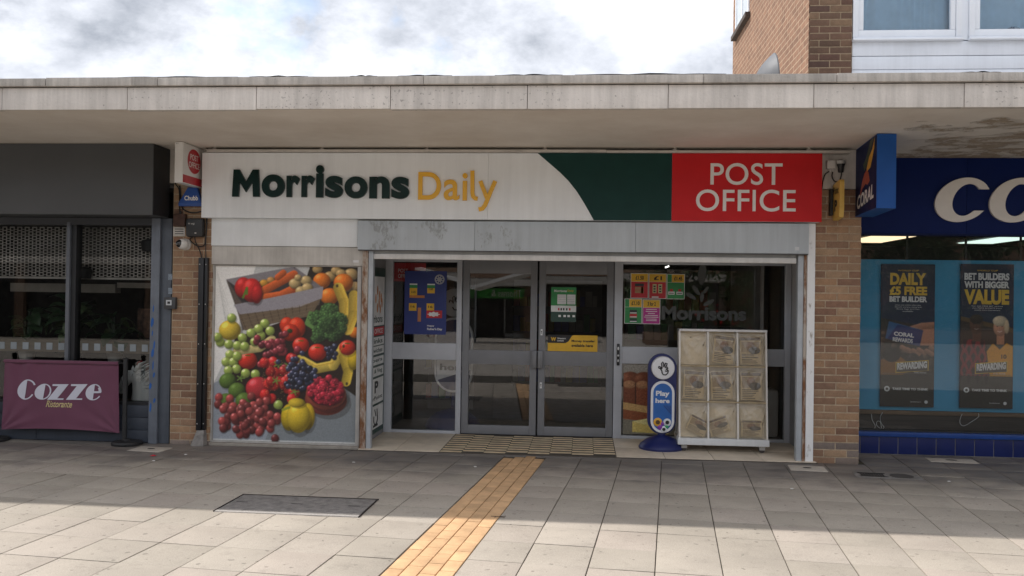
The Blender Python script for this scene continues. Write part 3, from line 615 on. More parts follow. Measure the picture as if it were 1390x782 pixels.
# ---- satellite dish on the canopy roof
dc = at(1051, 104, .35)
ds = thing('satellite_dish', 'grey satellite dish on the canopy roof beside the flats', 'satellite dish', (dc.x, .35, 3.42))
mb = MB(); N = 28; M_ = 9; vs = []; fs = []
ax = Vector((.99, -.06, .06)).normalized(); e1 = Vector((0, 1, 0)); e1 = (e1-ax*e1.dot(ax)).normalized(); e2 = ax.cross(e1)
cc = Vector((dc.x, .35, dc.z-.09))
for th_ in (0, .012):
    for i in range(M_+1):
        r_ = .33*i/M_
        for j in range(N):
            a = 2*math.pi*j/N; vs.append(cc + e1*(r_*math.cos(a)) + e2*(r_*math.sin(a)) - ax*(.21*(1-(i/M_)**2) - th_))
    k = (0 if th_ == 0 else (M_+1)*N)
    fs += [(k+i*N+j, k+i*N+(j+1) % N, k+(i+1)*N+(j+1) % N, k+(i+1)*N+j) for i in range(M_) for j in range(N)]
k = (M_+1)*N; fs += [(M_*N+j, M_*N+(j+1) % N, k+M_*N+(j+1) % N, k+M_*N+j) for j in range(N)]
mb.add(vs, fs).build('reflector', mat('dish_grey', (.11, .115, .125), .55, .0, var=.08), ds, True)
MB().tube([cc-ax*.2, cc-ax*.3+Vector((0, 0, -.1)), (dc.x-.25, .35, 3.40)], .02, 8).build('mount', mat('galvanised', (.35, .37, .39), .45, .6), ds, True)
MB().tube([cc-e2*.3, cc+ax*.28-e2*.12], .008, 6).ball(cc+ax*.28-e2*.12, .03).build('feed_arm', MATS['galvanised'], ds, True)

# ================================================================== SUPERMARKET SHOP FRONT
FRM = mat('grey_frame', (.50, .52, .56), .45, .0, var=.06, scale=5)
DRM = mat('door_frame_grey', (.215, .22, .235), .45, .0, var=.06, scale=5)
GL = glass_mat('shop_glass', (.88, .90, .90), .05)
sf = thing('supermarket_front', 'grey aluminium shop front with double doors and side windows', 'shop front', (0, 1.1, 0))
Yf, Yb = 1.10, 1.17
TOP = 2.06
# fixed framing
B('head_rail', FRM, sf, (-2.335, 2.335, Yf, Yb, TOP, 2.14), b=.004)
for x0, x1 in ((-2.335, -2.245), (-1.485, -1.425), (.345, .44), (2.27, 2.335)):
    MB().box(x0, x1, Yf, Yb, .012, TOP-.001, b=.005).build('mullion', FRM, sf, True)
for (x0, x1), zt in (((-2.244, -1.486), 0), ((.441, 2.269), 0)):
    B('mid_rail', FRM, sf, (x0, x1, Yf+.004, Yb, .872, 1.066), b=.004)
    B('bottom_rail', FRM, sf, (x0, x1, Yf+.004, Yb, .012, .045), b=.004)
    B('top_rail', FRM, sf, (x0, x1, Yf+.004, Yb, 2.015, TOP-.001), b=.004)
def pane(parent, x0, x1, z0, z1, y, m=GL, tilt=0.0, yaw=0.0, name='pane'):
    t = math.tan(R(tilt))*(z1-z0)/2; w = math.tan(R(yaw))*(x1-x0)/2
    return MB().add([(x0, y+t+w, z0), (x1, y+t-w, z0), (x1, y-t-w, z1), (x0, y-t+w, z1)], [(0, 1, 2, 3)]).build(name, m, parent)
pane(sf, -2.245, -1.485, 1.066, 2.015, Yf+.035, tilt=-.4); pane(sf, -2.245, -1.485, .045, .872, Yf+.035)
pane(sf, .44, 2.27, 1.066, 2.015, Yf+.035, tilt=-.35); pane(sf, .44, 2.27, .045, .872, Yf+.035)
for k, (x0, x1) in enumerate(((-1.415, -.545), (-.525, .338))):
    d = MB().box(x0, x0+.078, Yf+.012, Yb-.005, .02, 2.052, b=.004).box(x1-.078, x1, Yf+.012, Yb-.005, .02, 2.052, b=.004)
    d.box(x0+.078, x1-.078, Yf+.014, Yb-.005, 1.89, 2.052, b=.003).box(x0+.078, x1-.078, Yf+.014, Yb-.005, .832, .995, b=.003).box(x0+.078, x1-.078, Yf+.014, Yb-.005, .02, .122, b=.003)
    do = d.build('door', DRM, sf, True)
    pane(do, x0+.07, x1-.07, .99, 1.895, Yf+.04, tilt=-.62 if k == 0 else -.5, yaw=.25 if k == 0 else -.2, name='upper_pane'); pane(do, x0+.07, x1-.07, .118, .836, Yf+.04, name='lower_pane')
    hx = x1-.055 if k == 0 else x0-.025
    B('handle', mat('handle_grey', (.20, .205, .22), .4, .3), do, (hx, hx+.08, Yf-.035, Yf+.011, .80, 1.0), b=.008)
    sx = x0+.035
    if k == 1:
        for z in (1.215, .60): 
            s = B('push_sticker', mat('sticker_white', (.75, .75, .75), .5), do, (sx-.012, sx+.012, Yf+.010, Yf+.0118, z-.035, z+.035)); MB().prism([(sx-.0025, z-.02), (sx+.0025, z-.02), (sx+.0025, z+.004), (sx+.008, z+.004), (sx, z+.02), (sx-.008, z+.004), (sx-.0025, z+.004)], Yf+.0092, Yf+.0099).build('arrow', mat('ink_black', (.015, .015, .016), .5), s)
lk = B('access_pad', mat('pad_black', (.015, .016, .02), .35), sf, (.378, .412, Yf-.02, Yf, .85, 1.10), b=.014)
MB().ball((.395, Yf-.02, 1.045), (.011, .004, .02), 10, 6).ball((.395, Yf-.02, .965), (.012, .004, .012), 10, 6).ball((.395, Yf-.02, .905), (.011, .004, .016), 10, 6).build('pad_symbols', mat('sticker_white', (.75, .75, .75), .5), lk, True)
# alcove returns, ceiling, wall above
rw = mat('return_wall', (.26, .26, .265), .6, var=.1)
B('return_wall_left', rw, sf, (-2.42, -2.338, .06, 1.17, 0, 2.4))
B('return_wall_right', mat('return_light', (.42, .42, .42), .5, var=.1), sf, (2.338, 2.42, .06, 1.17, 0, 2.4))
for y in (.35, .72): B('return_rib', FRM, sf, (2.325, 2.337, y, y+.05, .012, 2.08))
B('alcove_ceiling', mat('alcove_dark', (.10, .10, .10), .8), sf, (-2.4, 2.4, .06, 1.2, 2.145, 2.3))
B('wall_over', mat('render_grey', (.55, .52, .48), .85, var=.12, scale=4, streak=.15, bump=.3), sf, (-3.98, 2.312, .02, .2, 2.12, 3.153))
# shutter box, bottom bar, guides, posts
def shutter_mat():
    m = mat('shutter_steel', (.50, .545, .58), .5, .0, var=.06, scale=2, streak=.12); t = m.node_tree; n = t.nodes; l = t.links; p = n['Principled BSDF']
    src = p.inputs['Base Color'].links[0].from_socket; g = n.new('ShaderNodeNewGeometry'); sp = n.new('ShaderNodeSeparateXYZ'); l.new(g.outputs['Position'], sp.inputs[0])
    mp = n.new('ShaderNodeMapping'); mp.inputs['Scale'].default_value = (1, 1, .35); l.new(g.outputs['Position'], mp.inputs[0])
    z = n.new('ShaderNodeTexNoise'); z.inputs['Scale'].default_value = 34; z.inputs['Detail'].default_value = 7; z.inputs['Roughness'].default_value = .8; l.new(mp.outputs[0], z.inputs['Vector'])
    z2 = n.new('ShaderNodeTexNoise'); z2.inputs['Scale'].default_value = 3.2; z2.inputs['Detail'].default_value = 3; l.new(g.outputs['Position'], z2.inputs['Vector'])
    r2 = n.new('ShaderNodeMapRange'); r2.inputs['From Min'].default_value = .42; r2.inputs['From Max'].default_value = .62; r2.inputs['To Min'].default_value = -.25; r2.inputs['To Max'].default_value = .06; l.new(z2.outputs['Fac'], r2.inputs[0])
    rx = n.new('ShaderNodeMapRange'); rx.inputs['From Min'].default_value = -.9; rx.inputs['From Max'].default_value = .4; rx.inputs['To Min'].default_value = .03; rx.inputs['To Max'].default_value = -.2; l.new(sp.outputs['X'], rx.inputs[0])
    a = n.new('ShaderNodeMath'); a.operation = 'ADD'; l.new(z.outputs['Fac'], a.inputs[0]); l.new(r2.outputs[0], a.inputs[1]); b = n.new('ShaderNodeMath'); b.operation = 'ADD'; l.new(a.outputs[0], b.inputs[0]); l.new(rx.outputs[0], b.inputs[1])
    r = n.new('ShaderNodeMapRange'); r.inputs['From Min'].default_value = .56; r.inputs['From Max'].default_value = .62; r.inputs['To Max'].default_value = .7; l.new(b.outputs[0], r.inputs[0])
    mx = n.new('ShaderNodeMix'); mx.data_type = 'RGBA'; l.new(r.outputs[0], mx.inputs[0]); l.new(src, mx.inputs[6]); mx.inputs[7].default_value = (.26, .27, .27, 1); l.new(mx.outputs[2], p.inputs['Base Color']); return m
SH = shutter_mat()
sb = thing('roller_shutter', 'grey blue steel roller shutter box above the entrance with guide rails', 'roller shutter', (0, 0, 2.1))
B('box_cover', SH, sb, (-2.37, -1.14, -.062, .06, 2.094, 2.398), b=.004)
B('box_cover', SH, sb, (-1.138, .51, -.062, .06, 2.094, 2.400), b=.004)
B('box_cover', SH, sb, (.512, 2.235, -.062, .06, 2.097, 2.400), b=.004)
B('drip_lip', mat('lip_dark', (.09, .09, .09), .6), sb, (-2.365, 2.23, -.064, -.03, 2.084, 2.0935))
B('bottom_bar', mat('bar_white', (.70, .68, .65), .5, var=.1, streak=.1), sb, (-2.215, 2.13, -.005, .035, 2.0, 2.056), b=.008)
B('curtain_slat', mat('slat_grey', (.33, .34, .34), .5, .3), sb, (-2.21, 2.125, .004, .02, 2.058, 2.09))
for x0, x1 in ((-2.262, -2.212), (2.143, 2.198)):
    B('guide_rail', mat('guide_grey', (.46, .49, .52), .5, .0, var=.1, streak=.15), sb, (x0, x1, -.02, .06, .012, 2.083), b=.005)
B('maker_label', mat('label_pale', (.6, .62, .64), .5), sb, (2.10, 2.14, -.0635, -.0625, 2.13, 2.165))
rust = mat('rusty_paint', (.46, .40, .34), .8, col2=(.20, .085, .035), scale=7, stretch=(2.5, 2.5, .9), thr=(.40, .58), bump=.5)
rustd = mat('rusty_red', (.30, .13, .07), .8, col2=(.12, .04, .02), scale=7, stretch=(2.5, 2.5, .9), thr=(.40, .6), bump=.5)
tag(B('rusty_post', rust, None, (-2.327, -2.265, -.03, .055, 0, 2.083), b=.004), 'peeling rust streaked post left of the entrance', 'post')
tag(B('rusty_post', rust, None, (2.2, 2.228, -.03, .055, 0, 2.09), b=.004), 'narrow rust streaked post right of the entrance', 'post')
wp = mat('white_flaking', (.84, .84, .84), .75, col2=(.42, .38, .34), scale=16, thr=(.60, .72), stretch=(1, 1, .4), bump=.6, bscale=30)
pw = tag(B('white_pilaster', wp, None, (2.231, 2.308, -.035, .06, 0, 2.405), b=.006), 'white painted pilaster against the right brick pier', 'pilaster')
# panels over the poster
B('white_panel', mat('panel_white', (.86, .885, .90), .55, var=.05, scale=3, streak=.05), sf, (-3.972, -2.384, -.012, .018, 2.123, 2.412), b=.003)
B('lintel_panel', mat('lintel_grey', (.63, .60, .555), .8, var=.12, scale=3, streak=.16), sf, (-3.968, -2.33, -.004, .06, 1.925, 2.118), b=.003)
B('sill_kerb', mat('kerb_beige', (.36, .325, .28), .9, var=.15, scale=8, speck=.15), sf, (-3.96, -2.34, -.02, .25, -.005, .028), b=.004)
B('label_plate', mat('sticker_white', (.75, .75, .75), .5), sf, (-2.43, -2.37, -.0065, -.0045, 1.96, 1.985))

# ---- fruit and vegetable poster
def fruit_pic():
    p = Pic(212, 262, (.72, .72, .71)); k = 212/580.
    q = lambda x, y: ((x-35)*k, (y-35)*k)
    def E(x, y, rx, ry, col, ang=0., sh=.85, hl=.3):
        a, b = q(x, y); c_ = np.asarray(col, float)*.86+.055
        if max(rx, ry) > 10: p.ell(a+rx*k*.16, b+ry*k*.22, rx*k*1.04, ry*k*1.04, (.08, .06, .05), ang, 0, al=.26)
        p.ell(a, b, rx*k, ry*k, c_, ang, sh, hl)
    def P(pts, col, al=1.): return p.poly([q(*z) for z in pts], col, al)
    def Ln(pts, w, col, sh=0., al=1.): p.line([q(*z) for z in pts], w*k, col, al, shade=sh)
    P([(35, 35), (200, 35), (120, 330), (35, 520)], (.88, .87, .85)); P([(35, 520), (180, 420), (300, 745), (35, 745)], (.55, .57, .60)); P([(300, 600), (615, 430), (615, 745), (250, 745)], (.47, .49, .50))
    for i in range(60):
        y0 = rng.uniform(430, 745); Ln([(rng.uniform(35, 300), y0), (rng.uniform(350, 615), y0-rng.uniform(20, 60))], rng.uniform(1, 2.5), np.array((.5, .52, .53))*rng.uniform(.75, 1.15), al=.35)
    for i in range(14): Ln([(35+i*6, 40+i*30), (90+i*4, 200+i*40)], 2, (.6, .6, .58), al=.4)
    P([(420, 35), (615, 35), (615, 560), (480, 470), (330, 330)], (.16, .13, .10)); P([(120, 330), (400, 230), (600, 330), (590, 480), (420, 640), (150, 640), (100, 480)], (.17, .12, .10))
    # potatoes and oranges behind
    for x, y, r in ((450, 45, 22), (500, 75, 26), (525, 50, 22), (585, 65, 30), (545, 62, 22), (600, 115, 26), (570, 120, 22)): E(x, y, r, r*.85, (.78, .64, .40))
    for x, y, r in ((468, 92, 36), (555, 98, 40), (500, 155, 38), (605, 300, 26)): E(x, y, r, r*.92, (.93, .47, .10))
    # basket
    P([(80, 95), (355, 38), (470, 120), (460, 190), (400, 215), (150, 300), (130, 230)], (.34, .30, .27)); P([(85, 95), (360, 38), (468, 118), (150, 195)], (.22, .20, .20))
    P([(78, 92), (350, 36), (372, 60), (120, 120)], (.50, .48, .49)); P([(360, 38), (475, 122), (462, 160), (350, 70)], (.45, .43, .44))
    E(235, 105, 20, 16, (.87, .62, .20)); E(262, 92, 18, 14, (.85, .6, .3))
    for pts, w in (([(230, 138), (355, 68)], 34), ([(245, 165), (300, 155)], 36), ([(290, 80), (312, 62)], 26), ([(310, 150), (350, 130)], 34)): Ln(pts, w, (.91, .43, .20), sh=.45)
    for x, y, r in ((360, 105, 26), (405, 92, 24), (385, 135, 24), (410, 122, 24), (372, 80, 16)): E(x, y, r, r*.85, (.82, .70, .46))
    P([(112, 195), (260, 165), (475, 115), (470, 165), (380, 200), (140, 238)], (.56, .54, .56)); P([(132, 235), (380, 200), (465, 165), (430, 235), (250, 275), (160, 300)], (.40, .34, .27))
    for i in range(10): Ln([(140+i*30, 236-i*5), (165+i*27, 296-i*9)], 3, (.24, .19, .14), al=.7)
    for i in range(4): Ln([(140+i*6, 250+i*14), (450-i*10, 178+i*16)], 2, (.55, .47, .36), al=.5)
    E(150, 125, 36, 44, (.80, .12, .10)); E(185, 135, 42, 50, (.85, .13, .11)); E(205, 150, 24, 40, (.78, .10, .09)); Ln([(165, 150), (165, 125), (150, 165)], 9, (.35, .45, .15))
    # bananas right
    for pts in ([(535, 120), (560, 180), (560, 225)], [(598, 150), (598, 230), (575, 290)]): Ln(pts, 42, (.90, .76, .30), sh=.4)
    Ln([(385, 415), (450, 450), (520, 435), (560, 360)], 40, (.92, .80, .36), sh=.45); Ln([(560, 400), (580, 460), (572, 500)], 38, (.87, .74, .26), sh=.4); E(600, 410, 24, 44, (.91, .76, .12))
    # broccoli
    P([(400, 270), (420, 215), (470, 230), (450, 300)], (.38, .52, .28)); 
    for cx_, cy_, cr_ in ((455, 245, 36), (500, 215, 38), (540, 250, 34), (470, 300, 38), (520, 300, 40), (545, 285, 26), (495, 262, 40), (450, 325, 22)):
        E(cx_, cy_, cr_, cr_*.92, (.20, .33, .15), 0, .9, .0)
        for i in range(95):
            a = rng.uniform(0, 6.28); r = math.sqrt(rng.uniform(0, 1)); l_ = 1-.45*(r*math.cos(a)+r*math.sin(a))*.7; E(cx_+cr_*r*math.cos(a), cy_+cr_*.92*r*math.sin(a), 5, 5, np.array((.25, .38, .18))*l_*rng.uniform(.55, 1.3), 0, .6, .1)
    # tomatoes, pepper
    E(330, 275, 30, 34, (.86, .20, .07)); E(370, 285, 36, 44, (.88, .22, .08)); E(345, 305, 36, 36, (.80, .16, .05)); E(342, 298, 12, 10, (.15, .25, .06))
    for x, y, r in ((388, 355, 35), (455, 383, 38), (173, 422, 40), (575, 362, 34)): E(x, y, r, r*.93, (.86, .17, .09), 0, .85, .5); Ln([(x-9, y-r*.5), (x+9, y-r*.5)], 4, (.25, .4, .1))
    # green grapes and lemon
    E(98, 300, 46, 42, (.93, .79, .22)); Ln([(130, 385), (220, 370), (270, 335)], 34, (.90, .82, .55), sh=.4)
    for x, y in ((105, 250), (240, 270), (262, 300), (225, 320), (200, 345), (185, 310), (215, 292), (150, 330), (60, 350), (95, 358), (130, 362), (160, 365), (48, 330), (100, 400), (85, 430), (115, 430), (130, 405), (128, 458), (95, 465), (205, 478), (165, 475), (300, 600)): E(x, y, 20, 20, (.66, .74, .32), 0, .7, .5)
    for x, y in ((92, 507), (130, 545), (85, 590), (160, 585)): E(x, y, 36, 32, (.36, .48, .16), -.4, .85, .3)
    # dark red grapes
    for i in range(48):
        x, y = rng.normal(290, 42), rng.normal(375, 34)
        if y < 305: y = 305+rng.uniform(0, 40)
        E(x, y, 15, 15, np.array((.55, .17, .20))*rng.uniform(.7, 1.2), 0, .85, .35)
    E(218, 535, 52, 48, (.78, .17, .19), 0, .85, .35)
    for pts in ([(545, 130), (568, 185), (562, 230)], [(604, 160), (602, 232), (580, 288)], [(392, 412), (450, 440), (516, 424), (556, 362)]): Ln(pts, 5, (.70, .55, .18), al=.6)
    for x_, y_ in ((560, 356), (575, 508), (530, 112), (380, 412)): E(x_, y_, 6, 8, (.25, .2, .08), 0, .3, 0)
    # strawberries and berries
    for i in range(26):
        x, y = rng.uniform(225, 390), rng.uniform(400, 580)
        if x+y < 640: continue
        E(x, y, 20, 23, np.array((.84, .14, .13))*rng.uniform(.75, 1.1), rng.uniform(-.6, .6), .85, .4)
    for i in range(150): E(rng.uniform(232, 385), rng.uniform(410, 578), 2.2, 2.2, (.93, .74, .45), 0, 0)
    for x, y in ((295, 435), (340, 440), (290, 502), (145, 495), (365, 545)): 
        for a in range(5): Ln([(x, y), (x+16*math.cos(a*1.25), y+14*math.sin(a*1.25))], 5, (.40, .52, .22))
    for i in range(70):
        x, y = rng.normal(395, 36), rng.normal(478, 30); E(x, y, 12, 12, np.array((.15, .16, .24))*rng.uniform(.7, 1.5), 0, .8, .5)
    for i in range(14): E(rng.uniform(480, 530), rng.uniform(350, 405), 11, 11, (.15, .16, .25), 0, .8, .5)
    # bowl of raspberries
    E(492, 575, 86, 64, (.50, .20, .15), 0, .5, .05); E(492, 552, 82, 62, (.62, .26, .19), 0, .4, .05); E(492, 548, 72, 52, (.25, .05, .06), 0, 0)
    for i in range(60):
        a = rng.uniform(0, 6.28); r = math.sqrt(rng.uniform(0, 1)); E(492+66*r*math.cos(a), 545+52*r*math.sin(a)-8, 15, 15, np.array((.80, .14, .22))*rng.uniform(.7, 1.12), 0, .85, .2)
    for i in range(130):
        a = rng.uniform(0, 6.28); r = math.sqrt(rng.uniform(0, 1)); E(492+74*r*math.cos(a), 537+58*r*math.sin(a), 4, 4, np.array((.74, .13, .20))*rng.uniform(.5, 1.25), 0, .6, .5)
    # red grapes at the bottom
    for i in range(95):
        x = rng.normal(170, 66); y = rng.normal(650, 36)+.10*abs(x-170)*-1+12
        if not (40 < x < 320 and 565 < y < 738): continue
        E(x, y, 17, 19, np.array((.66, .26, .24))*rng.uniform(.6, 1.15), rng.uniform(-.7, .7), .85, .4)
    # yellow pepper
    E(345, 650, 34, 56, (.86, .72, .10)); E(418, 645, 32, 56, (.88, .72, .12)); E(382, 648, 48, 66, (.93, .78, .16), 0, .8, .4); E(375, 590, 36, 20, (.90, .76, .18)); Ln([(318, 620), (345, 610)], 10, (.55, .58, .18))
    p.a = np.clip(p.a*(1+rng.normal(0, .05, p.a.shape[:2]))[..., None], 0, 1); p.blur(1); p.noise(.02, 1); return p
fb = thing('fruit_poster_board', 'large framed poster of fruit and vegetables beside the entrance', 'poster', (-3.16, .05, .03))
print_sheet('printed_picture', fruit_pic(), (-3.945, .056, .045), (1, 0, 0), (0, 0, 1), 1.555, 1.865, fb, gain=1.3, m=print_mat('poster_print', .55))
B('backing', mat('board_grey', (.35, .35, .35), .7), fb, (-3.952, -2.383, .058, .09, .035, 1.918))
fm_ = mat('poster_frame', (.50, .48, .45), .5, .0, var=.12, streak=.15)
B('frame_side', fm_, fb, (-3.975, -3.948, .02, .09, .03, 1.922), b=.003); B('frame_side', fm_, fb, (-2.387, -2.345, .02, .09, .03, 1.922), b=.003)
B('frame_rail', fm_, fb, (-3.947, -2.388, .025, .09, 1.913, 1.922)); B('frame_rail', fm_, fb, (-3.947, -2.388, .025, .09, .03, .044))

# ================================================================== MAIN SIGN
WHT = mat('sign_white', (.85, .88, .90), .5, var=.04, scale=1.5, streak=.06)
GRN = mat('sign_green', (.008, .045, .040), .45, var=.1, spec=.2); RED = mat('sign_red', (.58, .012, .016), .42, var=.05, spec=.25)
GRL = mat('letter_green', (.004, .024, .020), .22, var=.2, spec=.25); YEL = mat('letter_yellow', (.83, .45, .03), .25, var=.06)
sg = thing('shop_sign', 'long white, green and red fascia sign above the supermarket entrance', 'sign', (-.85, -.1, 2.41))
SX0, SX1, SZ0, SZ1, SY = -4.037, 2.338, 2.413, 3.095, -.12
B('sign_tray', WHT, sg, (SX0, -1.003, SY, .018, SZ0, SZ1), (-1.001, SX1, SY, .018, SZ0, SZ1))
def fx(px, py): v = at(px, py, SY); return (v.x, min(SZ1, max(SZ0, v.z)))
cur = [fx(730, 208), fx(745, 221), fx(760, 234), fx(772, 246), fx(783, 260), fx(793, 276), fx(801, 290), (at(806, 301, SY).x, SZ0)]
cur[0] = (cur[0][0], SZ1)
xr = at(912, 255, SY).x
MB().prism(cur + [(xr-.001, SZ0), (xr-.001, SZ1)], SY-.004, SY-.0005).build('green_panel', GRN, sg)
B('red_panel', RED, sg, (xr, SX1+.003, SY-.004, SY-.0005, SZ0-.002, SZ1))
B('red_return', RED, sg, (SX1+.001, SX1+.003, SY-.0005, .018, SZ0, SZ1))
def let(ch, l, t, r, b, m, off, d=.028, z=.2662, ox=270, oy=190):
    x0, x1, z0, z1 = rect(ox+l*z, oy+t*z, ox+r*z, oy+b*z, SY)
    me = glyph_mesh(ch, offset=off, extrude=.05, res=8); fit_mesh(me, (x0, SY-.003, z0), (1, 0, 0), (0, 0, 1), x1-x0, z1-z0, d, m, 'letter', sg)
# capital M from its own outline
x0, x1, z0, z1 = rect(270+175*.2662, 190+153*.2662, 270+315*.2662, 190+291*.2662, SY)
w_ = x1-x0; h_ = z1-z0; Mp = [(0, 0), (.045, 1), (.26, 1), (.5, .56), (.74, 1), (.955, 1), (1, 0), (.76, 0), (.735, .55), (.5, .17), (.265, .55), (.24, 0)]
MB().prism([(x0+a*w_, z0+b_*h_) for a, b_ in Mp], SY-.031, SY-.003).build('letter', GRL, sg)
for ch, l, t, r, b_ in (('o', 325, 178, 441, 294), ('r', 451, 183, 518, 293), ('r', 527, 183, 594, 293), ('i', 600, 130, 640, 295), ('s', 648, 185, 738, 297), ('o', 746, 188, 862, 300), ('n', 872, 188, 975, 300), ('s', 984, 190, 1075, 302)):
    let(ch, l, t, r, b_, GRL, .042)
for ch, l, t, r, b_ in (('D', 1120, 165, 1236, 306), ('a', 1250, 203, 1330, 308), ('i', 1345, 170, 1370, 310)): let(ch, l, t, r, b_, YEL, .012, .02)
# l with a turned tail, y with a curved descender: bent bars
def bar_letter(pts, w, m, d=.02):
    P_ = [Vector((at(px, py, SY).x, at(px, py, SY).z)) for px, py in pts]; L = []; Rr = []
    for i, p in enumerate(P_):
        dd = (P_[min(i+1, len(P_)-1)]-P_[max(i-1, 0)]).normalized(); nn = Vector((-dd.y, dd.x))*w/2; L.append(p+nn); Rr.append(p-nn)
    mb = MB(); n = len(P_); vs = []
    for y in (SY-.003-d, SY-.003): vs += [(p.x, y, p.y) for p in L] + [(p.x, y, p.y) for p in Rr]
    fs = []
    for i in range(n-1): fs += [(i, i+1, n+i+1, n+i), (2*n+i, 3*n+i, 3*n+i+1, 2*n+i+1), (i, 2*n+i, 2*n+i+1, i+1), (n+i, n+i+1, 3*n+i+1, 3*n+i)]
    fs += [(0, n, 3*n, 2*n), (n-1, 3*n-1, 4*n-1, 2*n-1)]
    return mb.add(vs, fs)
bar_letter([(641.5, 232), (641.5, 250), (641.6, 262), (642.5, 267), (645, 269.5), (648.5, 270)], .042, YEL).build('letter', YEL, sg)
yb = bar_letter([(652.3, 246), (656, 256), (661.2, 269)], .042, YEL); yb2 = bar_letter([(672.5, 246), (667, 258.5), (661.5, 272), (658.5, 279), (655, 283.5), (650, 284.5)], .042, YEL, .0195)
yb.add(yb2.v, yb2.f).build('letter', YEL, sg)
LW = mat('letter_white', (.80, .78, .76), .4, var=.03)
for st, l, t, r, b_ in (('POST', 920, 118, 1197, 202), ('OFFICE', 864, 220, 1248, 304)):
    # each letter fitted to its own slot
    x0, x1, z0, z1 = rect(640+l*.3525, 180+t*.3525, 640+r*.3525, 180+b_*.3525, SY)
    me0 = glyph_mesh(st, res=6); a = np.array([v.co[:] for v in me0.vertices]); W0 = a[:, 0].max()-a[:, 0].min(); X0 = a[:, 0].min(); Z0 = a[:, 1].min(); H0 = a[:, 1].max()-Z0
    full_adv = 0; pos = []
    for i in range(len(st)):
        mi = glyph_mesh(st[:i+1], res=6); b1 = np.array([v.co[:] for v in mi.vertices])[:, 0].max()
        ml = glyph_mesh(st[i], res=6); c1 = np.array([v.co[:] for v in ml.vertices]); wl_ = c1[:, 0].max()-c1[:, 0].min()
        pos.append((b1-wl_, b1, c1[:, 1].min(), c1[:, 1].max()))
    for ch, (a0, a1, c0, c1) in zip(st, pos):
        me = glyph_mesh(ch, offset=.006, extrude=.05, res=6); sx = (x1-x0)/W0; sz = (z1-z0)/H0
        fit_mesh(me, (x0+(a0-X0)*sx, SY-.004, z0+(c0-Z0)*sz), (1, 0, 0), (0, 0, 1), (a1-a0)*sx, (c1-c0)*sz, .006, LW, 'letter', sg)
# light trunking above the sign
tr = tag(B('light_trunking', mat('trunking_cream', (.58, .545, .50), .6, var=.12, scale=4, streak=.1), None, (-3.98, .2, -.155, -.02, 3.1, 3.128), (.204, 2.62, -.15, -.02, 3.097, 3.122), b=.006), 'long cream cable trunking along the top of the supermarket sign', 'trunking')
for px in (292, 437, 580, 740, 916, 1098):
    p = at(px, 199 if px < 700 else 202, -.1)
    MB().lathe([(.012, 0), (.018, -.012), (.028, -.02), (.02, -.035)], (p.x, -.10, 3.157), 10).build('fixing_knob', MATS['trunking_cream'], tr, True)

# ================================================================== FIXTURES ON AND BESIDE THE LEFT PIER
BLK = mat('black_plastic', (.014, .014, .015), .45, var=.2); INK = mat('ink_black', (.015, .015, .016), .5)
WPL = mat('white_plastic', (.66, .64, .61), .45, var=.06)
po = thing('projecting_sign', 'small white post office projecting sign with red disc', 'sign', (-4.12, -.2, 2.735))
B('sign_case', mat('case_white', (.70, .69, .67), .4, var=.03), po, (-4.168, -4.08, -.475, .0, 2.735, 3.148), b=.006)
RX = -4.08
prd = mat('post_red', (.47, .02, .03), .4)
MB().add([(RX+.0015, -.22+.165*math.cos(a)*.94, 2.985+.135*math.sin(a)*.94) for a in np.linspace(0, 2*math.pi, 40, endpoint=False)], [tuple(range(40))]).build('red_disc', prd, po)
B('red_band', prd, po, (RX+.0006, RX+.0016, -.474, -.002, 2.742, 2.822))
for st, y0, y1, z0, z1 in (('POST', -.315, -.125, 2.995, 3.055), ('OFFICE', -.345, -.095, 2.915, 2.975)):
    fit_mesh(glyph_mesh(st, offset=.012), (RX+.0025, y0, z0), (0, 1, 0), (0, 0, 1), y1-y0, z1-z0, 0, mat('case_white', (.70, .69, .67), .4), 'lettering', po)
for x in (-4.15, -4.135): MB().ball((x, -.477, 3.135), .004, 6, 4).build('screw', INK, po)
al = thing('alarm_box', 'blue wedge shaped burglar alarm box under the post office sign', 'alarm box', (-4.17, 0, 2.53))
x0, x1, z0, z1 = rect(243.8, 254.4, 275, 280, -.05); AB = mat('alarm_blue', (.02, .085, .34), .35, var=.08)
xa, xb = at(255, 255, -.05).x, at(267, 255, -.05).x
MB().add([(x0, -.07, z0), (x1, -.07, z0), (x1, 0, z0), (x0, 0, z0), (xa, -.05, z1), (xb, -.05, z1), (xb, 0, z1), (xa, 0, z1), (x0, -.075, z0+.03), (x1, -.075, z0+.03)],
         [(0, 3, 2, 1), (4, 5, 6, 7), (0, 1, 9, 8), (8, 9, 5, 4), (1, 2, 6, 5, 9), (3, 0, 8, 4, 7), (2, 3, 7, 6)]).build('housing', AB, al)
text('Chubb', at(250, 268, -.08).x, at(268.5, 268, -.08).x, at(250, 272, -.08).z, at(250, 265.5, -.08).z, -.0745, mat('letter_white', (.8, .78, .76), .4), al, offset=.03)
def fixbox(name, label, cat_, px, Y0, Y1, m, b=.01):
    x0, x1, z0, z1 = rect(*px, Y0); t = thing(name, label, cat_, ((x0+x1)/2, 0, z0)); B('casing', m, t, (x0, x1, Y0, Y1, z0, z1), b=b); return t, (x0, x1, z0, z1)
t, q = fixbox('junction_box', 'rusty brown junction box at the top of the left brick pier', 'junction box', (234.5, 290, 251, 307), -.06, 0, mat('rust_brown', (.075, .035, .025), .7, var=.3, scale=20), .012)
MB().lathe([(.012, 0), (.012, .03)], ((q[0]+q[1])/2, -.03, q[3]), 10).build('gland', BLK, t, True)
